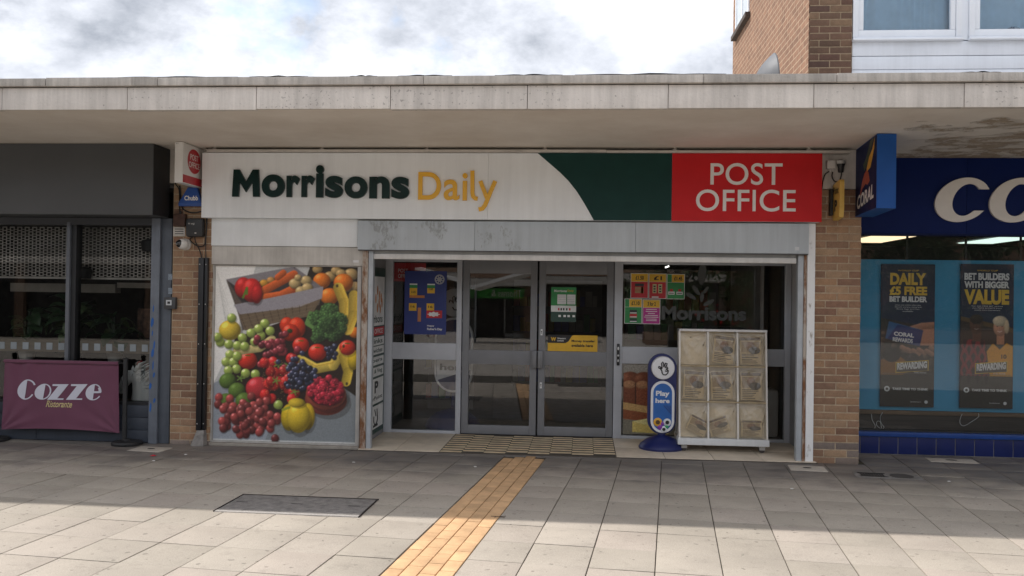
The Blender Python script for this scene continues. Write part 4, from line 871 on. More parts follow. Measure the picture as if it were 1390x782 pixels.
t, q = fixbox('sensor_box', 'black rounded wall box with small white marks on the left pier', 'wall box', (251.5, 296, 274.5, 321.5), -.09, 0, mat('box_black', (.020, .021, .023), .38), .025)
text('V mji', q[0]+.03, q[0]+.10, q[3]-.075, q[3]-.05, -.0915, WPL, t, 'mark'); MB().ball(((q[0]+q[1])/2+.02, -.091, q[2]+.04), (.012, .003, .006), 8, 5).build('light_window', WPL, t, True)
t, q = fixbox('notice_plate', 'small pale warning plate beside the black wall box', 'plate', (235, 308, 251, 320.5), -.006, 0, mat('plate_cream', (.55, .52, .48), .6), .001)
for k in range(3): B('print_line', INK, t, (q[0]+.02, q[1]-.015, -.0072, -.0062, q[3]-.028-k*.025, q[3]-.020-k*.025))
c = at(249, 331.5, -.06)
cm_ = thing('security_camera', 'white dome security camera with black lens on the left pier', 'camera', (c.x, 0, c.z-.06))
MB().lathe([(.062, 0), (.062, -.03), (.055, -.04)], (c.x, 0, c.z), 20, 'y').build('mount_ring', WPL, cm_, True)
MB().ball((c.x-.004, -.07, c.z), (.060, .052, .058), 20, 12).build('ball_housing', WPL, cm_, True)
MB().ball((c.x-.024, -.095, c.z+.004), (.042, .036, .042), 16, 10).build('lens_window', mat('lens_black', (.008, .008, .009), .08, coat=1), cm_, True)
# black trunking with concrete foot
xt, xb = at(276.2, 352, -.05).x, at(272.2, 583, -.05).x; zt = at(276, 350, -.05).z; zb = at(272, 584, -.05).z; xm = (xt+xb)/2
dt = thing('cable_trunking', 'tall black cable trunking with white screws on the left pier', 'trunking', (xm, -.03, 0))
B('cover', mat('trunk_black', (.012, .012, .014), .35, var=.2), dt, (xm-.047, xm+.012, -.07, .0, zb, zt), b=.006); B('cover_edge', MATS['trunk_black'], dt, (xm+.014, xm+.046, -.055, .0, zb, zt), b=.005)
for z in np.arange(zb+.07, zt, (zt-zb-.14)/4): 
    for s_ in (-.03, .031): MB().ball((xm+s_, -.071 if s_ < 0 else -.056, z), (.006, .003, .006), 8, 5).build('screw', WPL, dt, True)
mb = MB(); mb.add([(xm-.085, -.10, 0), (xm+.055, -.10, 0), (xm+.055, .0, 0), (xm-.085, .0, 0), (xm-.035, -.065, zb), (xm+.04, -.065, zb), (xm+.04, 0, zb), (xm-.035, 0, zb)], [(0, 3, 2, 1), (4, 5, 6, 7), (0, 1, 5, 4), (1, 2, 6, 5), (2, 3, 7, 6), (3, 0, 4, 7)])
mb.build('concrete_foot', mat('foot_concrete', (.30, .28, .26), .95, var=.25, scale=15, bump=.8, bscale=60), dt)
# slim column of brick edge right of the trunking
def cable(pts, lab, r=.006, m=BLK):
    P_ = [at(px, py, Y) for px, py, Y in pts]; Q = []
    for i in range(len(P_)-1):                         # smooth the run
        p0, p1, p2, p3 = P_[max(i-1, 0)], P_[i], P_[i+1], P_[min(i+2, len(P_)-1)]
        for k in range(5):
            t = k/5; Q.append(.5*((2*p1)+(-p0+p2)*t+(2*p0-5*p1+4*p2-p3)*t*t+(-p0+3*p1-3*p2+p3)*t**3))
    Q.append(P_[-1]); tag(MB().tube(Q, r, 6).build('cable', m, None, True), lab, 'cable')
cable([(264, 321, -.03), (266, 330, -.02), (271, 340, -.02), (274, 351, -.03)], 'black cable from the wall box into the trunking')
cable([(262, 321, -.03), (258, 326, -.02), (268, 334, -.02), (277, 333, -.02), (279, 322, -.02), (281, 300, -.02), (281, 295, -.02)], 'black cable looping right of the black wall box')
cable([(279.5, 350, -.03), (279.3, 330, -.02), (280.5, 312, -.02), (280, 296, -.02)], 'black cable running up beside the white panel', .005)
cable([(244, 252, -.02), (246, 276, -.02), (250, 285, -.03), (262, 289, -.04), (274, 287, -.02)], 'black cable hanging below the blue alarm box', .008)
cable([(238, 240, -.02), (238.5, 250, -.02), (243, 258, -.02), (244, 285, -.02), (243.5, 291, -.03)], 'black cable dropping behind the post office sign')
cable([(264, 199, -.02), (275, 198, -.03), (284, 204, -.05)], 'black cable from the sign top to the wall', .006)

# ================================================================== RIGHT PIER FIXTURES
jb, q = fixbox('junction_box', 'white junction box above the yellow payment sign', 'junction box', (1123, 217.5, 1134.5, 229), -.06, 0, WPL, .008)
for px in (1127, 1130.5): p = at(px, 231, -.03); MB().lathe([(.010, 0), (.012, .02), (.009, .03)], (p.x, -.03, q[2]-.028), 8).build('gland', WPL, jb, True)
p = at(1141.5, 219, -.05)
sn = thing('dusk_sensor', 'small white capped black light sensor beside the junction box', 'sensor', (p.x, -.04, p.z-.12))
MB().lathe([(.044, 0), (.044, -.03), (.036, -.034)], (p.x, -.05, p.z+.005), 16).build('cap', mat('cap_grey', (.5, .5, .48), .4), sn, True)
MB().lathe([(.040, -.033), (.030, -.065), (.026, -.115), (.018, -.118)], (p.x, -.05, p.z+.005), 16).build('body', BLK, sn, True)
cable([(1130.5, 232, -.03), (1129.5, 240, -.03), (1133, 246, -.03), (1139, 246, -.04), (1142, 238, -.04), (1142, 234, -.04)], 'black cable looping from junction box to light sensor', .006)
cable([(1127, 232, -.03), (1120, 237, -.02), (1117, 246, -.02), (1116, 256, -.02)], 'black cable from junction box behind the red sign', .006)
pp = thing('projecting_sign', 'small yellow payment point projecting sign on the right pier', 'sign', (2.49, -.1, 2.45))
x_ = at(1130.4, 270, -.02).x; YP = mat('pay_yellow', (.68, .44, .10), .4, var=.06)
zt, zb = at(1136, 246, -.12).z, at(1136, 299, -.12).z
mb = MB(); prof = [(-.015, zt-.03), (-.25, zt+.0), (-.26, zt-.02), (-.26, zb+.10), (-.24, zb+.02), (-.05, zb), (-.015, zb+.02)]
n = len(prof); mb.add([(x_, y, z) for y, z in prof]+[(x_+.045, y, z) for y, z in prof], [tuple(range(n)), tuple(range(2*n-1, n-1, -1))]+[(i, (i+1) % n, (i+1) % n+n, i+n) for i in range(n)]).build('sign_body', YP, pp)
B('bracket', BLK, pp, (x_-.035, x_-.005, -.06, 0, zb+.055, zt-.07))
for st, y0, y1, z0, z1, off in (('Point', -.22, -.045, zt-.13, zt-.055, .02), ('P', -.18, -.085, zb+.09, zb+.20, .05)):
    fit_mesh(glyph_mesh(st, offset=off), (x_-.0015, y1, z0), (0, -1, 0), (0, 0, 1), y1-y0, z1-z0, 0, INK, 'lettering', pp)
# ---- betting shop projecting sign
cs = thing('projecting_sign', 'blue betting shop projecting sign with flame emblem', 'sign', (2.72, -.45, 2.47))
CB = mat('coral_blue', (.012, .085, .33), .45, var=.06, spec=.25); CN = mat('coral_navy', (.006, .014, .07), .5, var=.06, spec=.15)
f0, f1, b0, b1 = Vector((2.622, -.9)), Vector((2.797, -.885)), Vector((2.703, .0)), Vector((2.88, .0))
zA, zB_ = 2.475, 3.15
MB().add([(f0.x, f0.y, zA), (f1.x, f1.y, zA), (b1.x, b1.y, zA), (b0.x, b0.y, zA), (f0.x, f0.y, zB_), (f1.x, f1.y, zB_), (b1.x, b1.y, zB_), (b0.x, b0.y, zB_)],
         [(0, 3, 2, 1), (4, 5, 6, 7), (0, 1, 5, 4), (1, 2, 6, 5), (2, 3, 7, 6), (3, 0, 4, 7)]).build('sign_case', CB, cs)
ud = Vector((f0.x-b0.x, f0.y-b0.y, 0)); Lc = ud.length; ud.normalize(); ob = Vector((b0.x, b0.y, zA)); nn = ud.cross(Vector((0, 0, 1)))
def on_face(pts, e, name, m):     # pts in 0..1 of the left face
    v = [ob + ud*(a*Lc) + Vector((0, 0, b_*(zB_-zA))) + nn*e for a, b_ in pts]; MB().add(v, [tuple(range(len(v)))]).build(name, m, cs)
on_face([(.01, .01), (.985, .01), (.985, .99), (.01, .99)], .001, 'navy_face', CN)
on_face([(.55, .62), (.66, .76), (.80, .84), (.87, .93), (.90, .99), (.89, .84), (.80, .70), (.72, .60), (.62, .58), (.55, .54)], .0022, 'yellow_flame', mat('flame_yellow', (.75, .40, .02), .4))
on_face([(.22, .27), (.34, .46), (.44, .56), (.55, .60), (.64, .55), (.70, .42), (.60, .38), (.50, .41), (.36, .36), (.26, .27)], .0022, 'red_flame', mat('flame_red', (.42, .07, .03), .4))
on_face([(.38, .70), (.52, .78), (.70, .97), (.86, .99), (.74, .86), (.58, .70), (.50, .63), (.44, .60)], .0016, 'green_flame', mat('flame_green', (.04, .075, .04), .5))
me = glyph_mesh('CORAL', offset=.035, shear=.1); fit_mesh(me, ob + ud*(.10*Lc) + Vector((0, 0, .08*(zB_-zA))) + nn*.0025, ud, (0, 0, 1), .78*Lc, .135, 0, mat('letter_white', (.8, .78, .76), .4), 'lettering', cs)
for v in me.vertices:      # the wordmark climbs towards the street
    a = (v.co-ob).dot(ud)/Lc; v.co.z += .06*a

# ================================================================== WINDOW GRAPHICS
YI = 1.126      # stuck on the panes
def sheet(name, label, px, m, cat_='poster', Y=YI, th=.001):
    x0, x1, z0, z1 = rect(*px, Y); t = thing(name, label, cat_, ((x0+x1)/2, Y, z0)); B('paper', m, t, (x0, x1, Y, Y+th, z0, z1)); return t, x0, x1, z0, z1
def sub(t, q, name, m, u0, u1, v0, v1, e=.001, Y=YI):
    x0, x1, z0, z1 = q; return B(name, m, t, (x0+(x1-x0)*u0, x0+(x1-x0)*u1, Y-e, Y-e+.0006, z0+(z1-z0)*v0, z0+(z1-z0)*v1))
def tx(t, q, st, m, u0, u1, v0, v1, e=.0022, Y=YI, **k):
    x0, x1, z0, z1 = q; return text(st, x0+(x1-x0)*u0, x0+(x1-x0)*u1, z0+(z1-z0)*v0, z0+(z1-z0)*v1, Y-e, m, t, **k)
pY = mat('print_yellow', (.80, .47, .03), .5); pR = mat('print_red', (.55, .02, .03), .5); pG = mat('print_green', (.03, .27, .075), .5); pW = mat('print_white', (.78, .78, .76), .5); pM = mat('print_magenta', (.50, .03, .26), .5)
pB = mat('print_blue', (.022, .04, .20), .5, var=.06); pD = mat('print_dark', (.03, .03, .035), .5); pO = mat('print_orange', (.6, .22, .05), .5); pDG = mat('print_dkgreen', (.02, .06, .045), .5)
t, *q = sheet('offer_poster', 'large dark blue offers poster in the left window', (549, 368, 606, 454), pB)
for u0, u1, v0, v1, gtop in ((.12, .30, .60, .80, 1), (.54, .72, .65, .80, 1), (.11, .29, .37, .49, 0), (.53, .71, .37, .49, 0)):
    sub(t, q, 'price_card', pY, u0, u1, v0, v1)
    if gtop: sub(t, q, 'card_top', pG, u0, u1, v1-.07, v1-.02, .0014); sub(t, q, 'card_top', pW, u0, u1, v1-.02, v1, .0014)
    tx(t, q, {0: '2.25', 1: '1.65', 2: '16', 3: '16'}[[.12, .54, .11, .53].index(u0)], INK, u0+.04, u1-.04, v0+.05, v0+.085, offset=.02)
sub(t, q, 'product', pO, .12, .48, .575, .615, .0018); sub(t, q, 'product', pR, .53, .90, .26, .38, .0018); sub(t, q, 'product', mat('print_bottle', (.5, .2, .08), .5), .32, .40, .20, .42, .0018)
MB().prism([(q[0]+(q[1]-q[0])*(.70+.13*math.cos(a)*(1+.18*math.cos(8*a))), q[2]+(q[3]-q[2])*(.32+.035*math.sin(a)*(1+.18*math.cos(8*a)))) for a in np.linspace(0, 6.2, 40)], YI-.0028, YI-.0024).build('badge', pW, t)
tx(t, q, 'Happy', pW, .55, .72, .12, .15, offset=.03); tx(t, q, "Father's Day", pW, .55, .91, .06, .105, offset=.03)
dsc = (q[0]+(q[1]-q[0])*.83, q[2]+(q[3]-q[2])*.87)
MB().lathe([(.058, 0), (.058, -.0006)], (dsc[0], YI-.001, dsc[1]), 24, 'y').build('badge', mat('print_grey', (.42, .43, .46), .5), t)
for k in range(8): a = k*math.pi/4; MB().lathe([(.010, 0), (.010, -.0004)], (dsc[0]+.036*math.cos(a), YI-.0018, dsc[1]+.036*math.sin(a)), 8, 'y').build('badge_dot', pB, t)
t, *q = sheet('red_poster', 'dim red post office notice at the top left of the left window', (534, 357, 578, 382), pR, 'notice', YI+.06)
tx(t, q, 'POST', pW, .15, .45, .48, .68, e=.002, Y=YI+.06); tx(t, q, 'OFFICE', pW, .15, .50, .18, .40, e=.002, Y=YI+.06)
offs = ((856, 371, 880, 405, pR, '£1.50', 'red price poster leftmost in the upper row of the right window'), (880.6, 371.4, 904.6, 405.6, pR, '£1', 'red price poster reading one pound in the upper row'),
        (905.2, 372, 929.4, 406.2, pG, '£1.45', 'green price poster at the right end of the upper row'), (847.6, 405.5, 871.4, 439.4, pG, '£1.10', 'green price poster in the lower row of the right window'), (872.2, 406.6, 896.2, 440, pM, '3 for 2', 'magenta three for two poster in the lower row'))
for k, (l, t_, r, b_, m, st, lab) in enumerate(offs):
    t, *q = sheet('price_poster', lab, (l, t_, r, b_), pW); t['group'] = 'price posters in the right window'
    sub(t, q, 'field', m, .03, .97, .02, .66); sub(t, q, 'price_band', pY, .03 if m not in (pG,) else .28, .97, .67, .98)
    if m is pG: sub(t, q, 'band_end', pG, .03, .27, .67, .98)
    tx(t, q, st, INK, .28 if m is not pG else .40, .74 if m is not pG else .86, .74, .90, offset=.03)
    if k == 0:
        for v in (.48, .34, .21): sub(t, q, 'pack', pD if v > .4 else (mat('pack_tan', (.42, .25, .12), .5)), .25, .75, v, v+.11, .0018); sub(t, q, 'pack', pY, .60, .72, .2, .45, .0022)
    if k == 1:
        for u in (.22, .54): 
            sub(t, q, 'pack', mat('pack_cream', (.6, .55, .3), .5), u, u+.22, .22, .58, .0018)
            for v in (.26, .36, .46): sub(t, q, 'pack_mark', pD, u+.05, u+.17, v, v+.06, .0022)
        sub(t, q, 'pack', pW, .18, .56, .04, .09, .0018)
    if k == 2:
        for u in (.08, .54): sub(t, q, 'tub', pW, u, u+.36, .18, .30, .0018); sub(t, q, 'tub', pR, u+.10, u+.26, .30, .40, .0018); sub(t, q, 'tub', pD, u+.04, u+.32, .22, .25, .0022)
    if k == 3:
        for v, m2 in ((.40, pD), (.24, pR), (.06, pDG)): sub(t, q, 'pack', m2, .30, .72, v, v+.15, .0018); sub(t, q, 'pack_label', pW, .32, .70, v+.01, v+.05, .0022)
    if k == 4:
        for v, a in ((.58, .3), (.50, .32), (.42, .2), (.34, .36), (.27, .12), (.19, .3), (.13, .3)): sub(t, q, 'print_line', pW, .5-a if a > .13 else .1, .5+a if a > .13 else .9, v, v+.025, .0018)
t, *q = sheet('opening_hours', 'green opening hours notice on the right hand door', (748, 390, 782, 437), pG, 'notice')
sub(t, q, 'lower_band', pDG, 0, 1, 0, .29); sub(t, q, 'white_band', pW, 0, 1, .29, .47); sub(t, q, 'times_table', pW, .25, .60, .51, .79); sub(t, q, 'times_table', pW, .64, .97, .51, .79)
for k in range(5): sub(t, q, 'print_line', MATS['print_grey'], .28, .94, .54+k*.05, .55+k*.05, .0018)
tx(t, q, 'Morrisons', pW, .12, .62, .86, .93, offset=.03); tx(t, q, 'Daily', pY, .65, .90, .86, .93)
for u, m in ((.28, pR), (.38, pD), (.48, pD), (.60, pDG), (.72, pR)): sub(t, q, 'icon', m, u, u+.06, .33, .40, .0018)
for u in (.3, .5, .66, .86): sub(t, q, 'icon', pW, u, u+.1, .14, .2, .0018)
t, *q = sheet('money_transfer_sticker', 'yellow and black money transfer sticker on the right hand door', (743.5, 455, 811, 477), pY, 'sticker')
x0, x1, z0, z1 = q; w_, h_ = x1-x0, z1-z0
MB().prism([(x0, z0+.5*h_), (x0+.36*w_, z0+.5*h_), (x0+.42*w_, z0+.62*h_), (x0+.49*w_, z0+.97*h_), (x0+.53*w_, z0+h_), (x0, z0+h_)], YI-.0015, YI-.001).build('black_corner', INK, t)
tx(t, q, 'W', pY, .06, .17, .62, .86, offset=.06); tx(t, q, 'Western', pW, .19, .36, .74, .84, offset=.02); tx(t, q, 'Union', pW, .19, .32, .60, .70, offset=.02)
tx(t, q, 'Money transfer', INK, .48, .95, .54, .72, offset=.03); tx(t, q, 'available here', INK, .48, .91, .28, .46, offset=.03)
# frosted wordmark and wheat emblem on the right pane
fr = mat('frosted_vinyl', (.085, .09, .088), .6)
vy = thing('window_vinyl', 'frosted wordmark and wheat emblem on the right window', 'window vinyl', (1.5, YI, 1.4))
x0, x1, z0, z1 = rect(898, 416, 1013, 435, YI)
text('Morrisons', x0, x1, z0, z1, YI-.001, fr, vy, offset=.04)
for px, py, a, L in ((953, 372, 1.5, 15), (945, 394, 2.2, 8), (958, 394, .9, 6), (953, 403, 1.5, 7), (962, 411, .5, 8), (938, 402, 2.6, 8)):
    c = at(px, py, YI); s_ = L/118.
    MB().prism([(c.x+s_*math.cos(q_)*math.cos(a)-s_*.36*math.sin(q_)*math.sin(a), c.z+s_*math.cos(q_)*math.sin(a)+s_*.36*math.sin(q_)*math.cos(a)) for q_ in np.linspace(0, 6.1, 18)], YI-.0015, YI-.001).build('wheat_grain', fr, vy)
# bread poster in the lower right pane
def bread_pic():
    p = Pic(90, 120, (.55, .50, .44)); p.poly([(0, 0), (90, 0), (90, 40), (0, 30)], (.60, .58, .54))
    crust, crumb = (.42, .22, .12), (.62, .40, .26)
    for i, x in enumerate((10, 30, 52, 74)): p.ell(x, 34, 19, 20, np.array(crust)*(1.15-.08*i), .2, .7, .15)
    p.rect(0, 38, 90, 78, (.36, .18, .09))
    for i, x in enumerate((9, 28, 48, 69, 88)): 
        p.rect(x-9, 36, x+9, 78, np.array((.50, .27, .16))*(1+.1*(i % 2))); p.ell(x, 36, 10, 7, (.72, .52, .36), 0, .3, 0); p.line([(x+9.5, 34), (x+9.5, 80)], 2, (.22, .10, .05))
    p.poly([(0, 66), (90, 82), (90, 92), (0, 78)], (.82, .66, .42)); p.poly([(0, 78), (90, 92), (90, 104), (0, 94)], (.58, .32, .18)); p.rect(0, 96, 90, 120, (.52, .50, .44))
    p.poly([(14, 98), (46, 90), (70, 106), (66, 118), (14, 116)], (.90, .80, .46)); p.poly([(14, 98), (46, 90), (70, 106), (36, 104)], (.95, .88, .60)); p.a = np.clip(p.a*(1+rng.normal(0, .12, p.a.shape[:2]))[..., None], 0, 1); p.noise(.03, 2); return p
x0, x1, z0, z1 = rect(846, 494, 930, 590, YI)
bp_ = thing('bread_poster', 'printed sliced bread picture behind the blue lottery stand', 'poster', ((x0+x1)/2, YI, z0))
print_sheet('printed_picture', bread_pic(), (x0, YI, z0), (1, 0, 0), (0, 0, 1), x1-x0, z1-z0, bp_, gain=.95)
# services list on the left return wall
sl = thing('services_board', 'dark green board of white service panels on the left alcove wall', 'sign', (-2.336, .65, .1))
BX = -2.3365
B('board', mat('board_green', (.008, .05, .038), .4), sl, (BX-.001, BX+.004, .10, 1.085, .06, 1.93))
zz = lambda py: at(513, py, .95).z
for py0, py1, m, st, cap in ((376, 441, pW, 'Morrisons', 1), (443, 454, pR, 'POST OFFICE', 0), (456, 467, pW, 'Drinks', 0), (468.5, 479, pW, 'Sandwiches', 0), (482, 493, pW, 'Papers', 0), (496, 508, pW, 'Fruit & Veg', 0), (511, 544, pW, 'PayPoint', 2), (547, 577, pW, '', 3)):
    z1, z0 = zz(py0), zz(py1); pn_ = B('panel', m, sl, (BX+.004, BX+.006, .14, 1.05, z0, z1))
    def side(st_, y0, y1, a0, a1, mm, off=.02): fit_mesh(glyph_mesh(st_, offset=off), (BX+.0068, y0, a0), (0, 1, 0), (0, 0, 1), y1-y0, a1-a0, 0, mm, 'lettering', pn_)
    h = z1-z0
    if cap == 0: side(st, .25, .98, z0+.22*h, z1-.2*h, pW if m is pR else pDG)
    if cap == 1:
        side(st, .24, .96, z0+.06*h, z0+.22*h, pDG)
        for k, (y, z) in enumerate(((.7, .72), (.8, .62), (.62, .55), (.78, .46), (.88, .57), (.70, .36), (.84, .34), (.92, .46))):
            MB().add([(BX+.0068, y+.03*math.cos(a), z0+z*h+.055*math.sin(a)) for a in np.linspace(0, 6, 12)], [tuple(range(12))]).build('wheat_grain', pO, pn_)
    if cap == 2: side('P', .62, .80, z0+.42*h, z1-.1*h, INK, .04); side('PayPoint', .34, 1.0, z0+.1*h, z0+.3*h, INK)
    if cap == 3:
        MB().tube([(BX+.0068, .68+.09*math.cos(a), z0+.45*h+.07*math.sin(a)) for a in np.linspace(-3.6, .6, 14)] + [(BX+.0068, .74, z0+.85*h)], .008, 5).tube([(BX+.0068, .70, z0+.55*h), (BX+.0068, .64, z0+.85*h)], .008, 5).build('hand_mark', INK, pn_)
        sub_ = B('print_line', INK, pn_, (BX+.006, BX+.0066, .58, .80, z0+.08*h, z0+.18*h))

# ================================================================== LOTTERY STANDS
NV = mat('stand_navy', (.012, .02, .115), .4, var=.1); LWH = mat('stand_white', (.74, .74, .76), .35, var=.02); LB = mat('stand_blue', (.02, .13, .44), .35)
def capsule(cx, z0, z1, r, n=16):
    a = [(cx+r*math.cos(t), z1-r+r*math.sin(t)) for t in np.linspace(0, math.pi, n)]; b = [(cx+r*math.cos(t), z0+r+r*math.sin(t)) for t in np.linspace(math.pi, 2*math.pi, n)]; return a+b
def lottery_stand(cx, Y, s, label, z0=.014):
    t = thing('lottery_stand', label, 'sign stand', (cx, Y, z0))
    MB().lathe([(.235*s, 0), (.240*s, .02*s), (.225*s, .05*s), (.16*s, .10*s), (.075*s, .135*s), (.04*s, .145*s), (.04*s, .17*s)], (cx, Y, z0), 36).build('base', NV, t, True)
    zb, zt = z0+.155*s, z0+1.02*s; y = Y-.035*s
    MB().prism(capsule(cx, zb, zt, .152*s), Y-.032*s, Y+.035*s).build('board', NV, t)
    dc_ = (cx+.004*s, zt-.150*s)
    MB().lathe([(.125*s, 0), (.125*s, -.03*s), (.118*s, -.045*s), (.09*s, -.052*s)], (dc_[0], Y-.03*s, dc_[1]), 36, 'y').build('roundel', LWH, t, True)
    yy = Y-.085*s; h = .0011*s*1000/1000
    def stroke(pts, r=.0065): return MB().tube([(dc_[0]+a*s, yy, dc_[1]+b*s) for a, b in pts], r*s, 5)
    hm = stroke([(-.05, .0), (-.03, -.005), (-.015, -.03), (-.01, -.05)]); 
    for pts in ([(-.05, .005), (-.045, .018), (-.03, .012), (-.012, -.008)], [(-.012, .0), (-.018, .05), (-.006, .066), (.004, .05), (.006, .01)], [(.006, .012), (.026, .055), (.04, .05), (.038, .035), (.02, .005)], [(.022, .008), (.045, .012), (.05, -.004), (.028, -.008)], [(.028, -.012), (.045, -.018), (.04, -.034), (.02, -.03)], [(-.015, -.045), (.0, -.07), (.03, -.072), (.05, -.05), (.054, -.02)]):
        k = stroke(pts); hm.add(k.v, k.f)
    hm.build('crossed_fingers_mark', INK, t)
    zc1 = dc_[1]-.14*s; zc0 = zb+.02*s
    MB().prism(capsule(cx+.004*s, zc0, zc1, .125*s), y-.028*s, y).build('white_rim', LWH, t)
    pn_ = MB().prism(capsule(cx+.004*s, zc0+.026*s, zc1-.026*s, .099*s), y-.031*s, y-.0285*s).build('blue_panel', LB, t)
    text('Play', cx-.068*s, cx+.075*s, zc1-.175*s, zc1-.105*s, y-.0325*s, LWH, pn_, offset=.035); text('here', cx-.072*s, cx+.078*s, zc1-.235*s, zc1-.185*s, y-.0325*s, LWH, pn_, offset=.035)
    for k, (a, b, r, c) in enumerate(((-.045, .115, .047, (.75, .40, .03)), (.055, .115, .042, (.72, .74, .76)), (-.02, .062, .03, (.24, .05, .38)), (.02, .04, .036, (.72, .74, .76)), (.05, .07, .02, (.05, .4, .15)), (.005, .10, .022, (.25, .06, .4)))):
        MB().lathe([(r*s, 0), (r*s*.9, -.004*s), (r*s*.5, -.008*s)], (cx+a*s, y-.0325*s, zc0+b*s), 18, 'y').build('lottery_ball', mat('ball_%d' % k, c, .3), pn_, True)
        if k in (0, 1, 3): MB().lathe([(r*s*.5, 0), (r*s*.5, -.001)], (cx+a*s, y-.041*s, zc0+b*s), 12, 'y').build('ball_number', INK if k else mat('ball_ink', (.1, .05, .02), .4), pn_)
    for k in range(3): MB().add([(cx+(.012+k*.03)*s, y-.0318*s, zc1-.26*s), (cx+(.022+k*.03)*s, y-.0318*s, zc1-.26*s), (cx+.096*s, y-.0318*s, zc1-(.34-k*.03)*s), (cx+.096*s, y-.0318*s, zc1-(.355-k*.03)*s)], [(0, 1, 2, 3)]).build('stripe', NV, pn_)
    return t
lottery_stand(.845, .50, 1.0, 'blue lottery sign stand on a domed base in front of the bread poster')

def inner_stand(cx, Y):
    t = thing('lottery_stand', 'dim white and navy lottery stand inside the left window', 'sign stand', (cx, Y, .02))
    MB().lathe([(.33, 0), (.34, .03), (.31, .10), (.20, .19), (.07, .235), (.035, .25)], (cx, Y, .02), 36).build('base', NV, t, True); MB().tube([(cx, Y, .24), (cx, Y, .48)], .03, 12).build('pole', NV, t, True)
    MB().prism(capsule(cx, .455, 1.36, .232), Y-.03, Y+.03).build('white_rim', LWH, t); cp = MB().prism(capsule(cx, .48, 1.335, .207), Y-.034, Y-.0305).build('navy_panel', NV, t)
    MB().prism([(cx-.198, .60), (cx+.204, .73), (cx+.204, .95), (cx-.204, .95)], Y-.038, Y-.0345).build('white_field', LWH, cp); text('here', cx-.165, cx+.175, .72, .80, Y-.0385, INK, cp, offset=.035)
    MB().lathe([(.17, 0), (.17, -.03), (.15, -.045)], (cx, Y, 1.54), 32, 'y').build('roundel', LWH, t, True)
    hm = MB()
    for pts in ([(-.06, .0), (-.05, .03), (-.03, .02), (-.01, -.01)], [(-.012, .0), (-.018, .06), (-.004, .08), (.01, .06), (.01, .01)], [(.01, .014), (.035, .07), (.055, .065), (.05, .04), (.025, .006)], [(-.02, -.055), (.0, -.085), (.04, -.088), (.065, -.06), (.068, -.02)]): hm.tube([(cx+a, Y-.048, 1.54+b) for a, b in pts], .008, 5)
    hm.build('crossed_fingers_mark', INK, t)
inner_stand(at(616, 500, 1.5).x, 1.5)

# ================================================================== NEWSPAPER STAND
ns = thing('newspaper_stand', 'white wheeled newspaper stand with nine clear covered pockets', 'newspaper stand', (1.47, .5, 0))
nx0, nx1 = 1.017, 1.945; zb, zt = .155, 1.30; LEAN = .13; NY = .36
def fy(z): return NY + LEAN*(z-zb)/(zt-zb)
def slant(x0, x1, za, zb2, d0, d1):       # box following the lean; d0,d1 depth behind the face
    return [(x0, fy(za)+d0, za), (x1, fy(za)+d0, za), (x1, fy(za)+d1, za), (x0, fy(za)+d1, za), (x0, fy(zb2)+d0, zb2), (x1, fy(zb2)+d0, zb2), (x1, fy(zb2)+d1, zb2), (x0, fy(zb2)+d1, zb2)]
BXF = [(0, 3, 2, 1), (4, 5, 6, 7), (0, 1, 5, 4), (1, 2, 6, 5), (2, 3, 7, 6), (3, 0, 4, 7)]
NWm = mat('stand_offwhite', (.76, .73, .68), .5, var=.1, scale=5, streak=.1); NB = mat('stand_cream', (.82, .74, .60), .6, var=.12, scale=5); NL = mat('stand_ledge', (.43, .34, .21), .6, var=.2, scale=8)
MB().add(slant(nx0, nx1, zb, zt, .11, .13), BXF).build('back_panel', NB, ns)
for x in (nx0, nx1-.018): MB().add(slant(x, x+.018, zb, zt, 0, .11), BXF).build('side_panel', NWm, ns)
cw = (nx1-nx0)/3; rows = [zb+.01, zb+.39, zb+.765, zt-.02]
for k in (1, 2): MB().add(slant(nx0+k*cw-.009, nx0+k*cw+.009, zb, zt-.02, .004, .109), BXF).build('divider', NWm, ns)
for z in rows[1:3]: MB().add(slant(nx0+.019, nx1-.019, z-.016, z, -.004, .108), BXF).build('shelf', NL, ns)
MB().add(slant(nx0, nx1, zt-.018, zt+.004, -.012, .14), BXF).build('top_rail', mat('rail_white', (.72, .71, .70), .45), ns)
B('plinth', mat('plinth_white', (.70, .72, .73), .4, var=.05, streak=.08), ns, (nx0-.012, nx1+.012, NY-.02, NY+.16, .085, .155), b=.006)
B('rear_frame', NWm, ns, (nx0, nx1, NY+.42, NY+.45, .1, .16), (nx0, nx0+.02, NY+.16, NY+.42, .1, .14), (nx1-.02, nx1, NY+.16, NY+.42, .1, .14))
MB().tube([(nx0+.02, NY+.435, .15), (nx0+.02, fy(zt)+.13, zt-.05)], .012, 6).tube([(nx1-.02, NY+.435, .15), (nx1-.02, fy(zt)+.13, zt-.05)], .012, 6).build('rear_strut', NWm, ns)
for x, y in ((nx0+.06, NY+.04), (nx1-.06, NY+.02), (nx0+.06, NY+.40), (nx1-.06, NY+.40)):
    c = B('caster', mat('caster_steel', (.45, .44, .42), .4, .7), ns, (x-.03, x+.03, y-.022, y-.016, .045, .084), (x-.03, x+.03, y+.016, y+.022, .045, .084), (x-.035, x+.035, y-.025, y+.025, .079, .086))
    MB().lathe([(.032, -.014), (.034, -.008), (.034, .008), (.032, .014)], (x, y, .048), 16, 'y').build('wheel', mat('wheel_dark', (.05, .04, .037), .6), c, True)
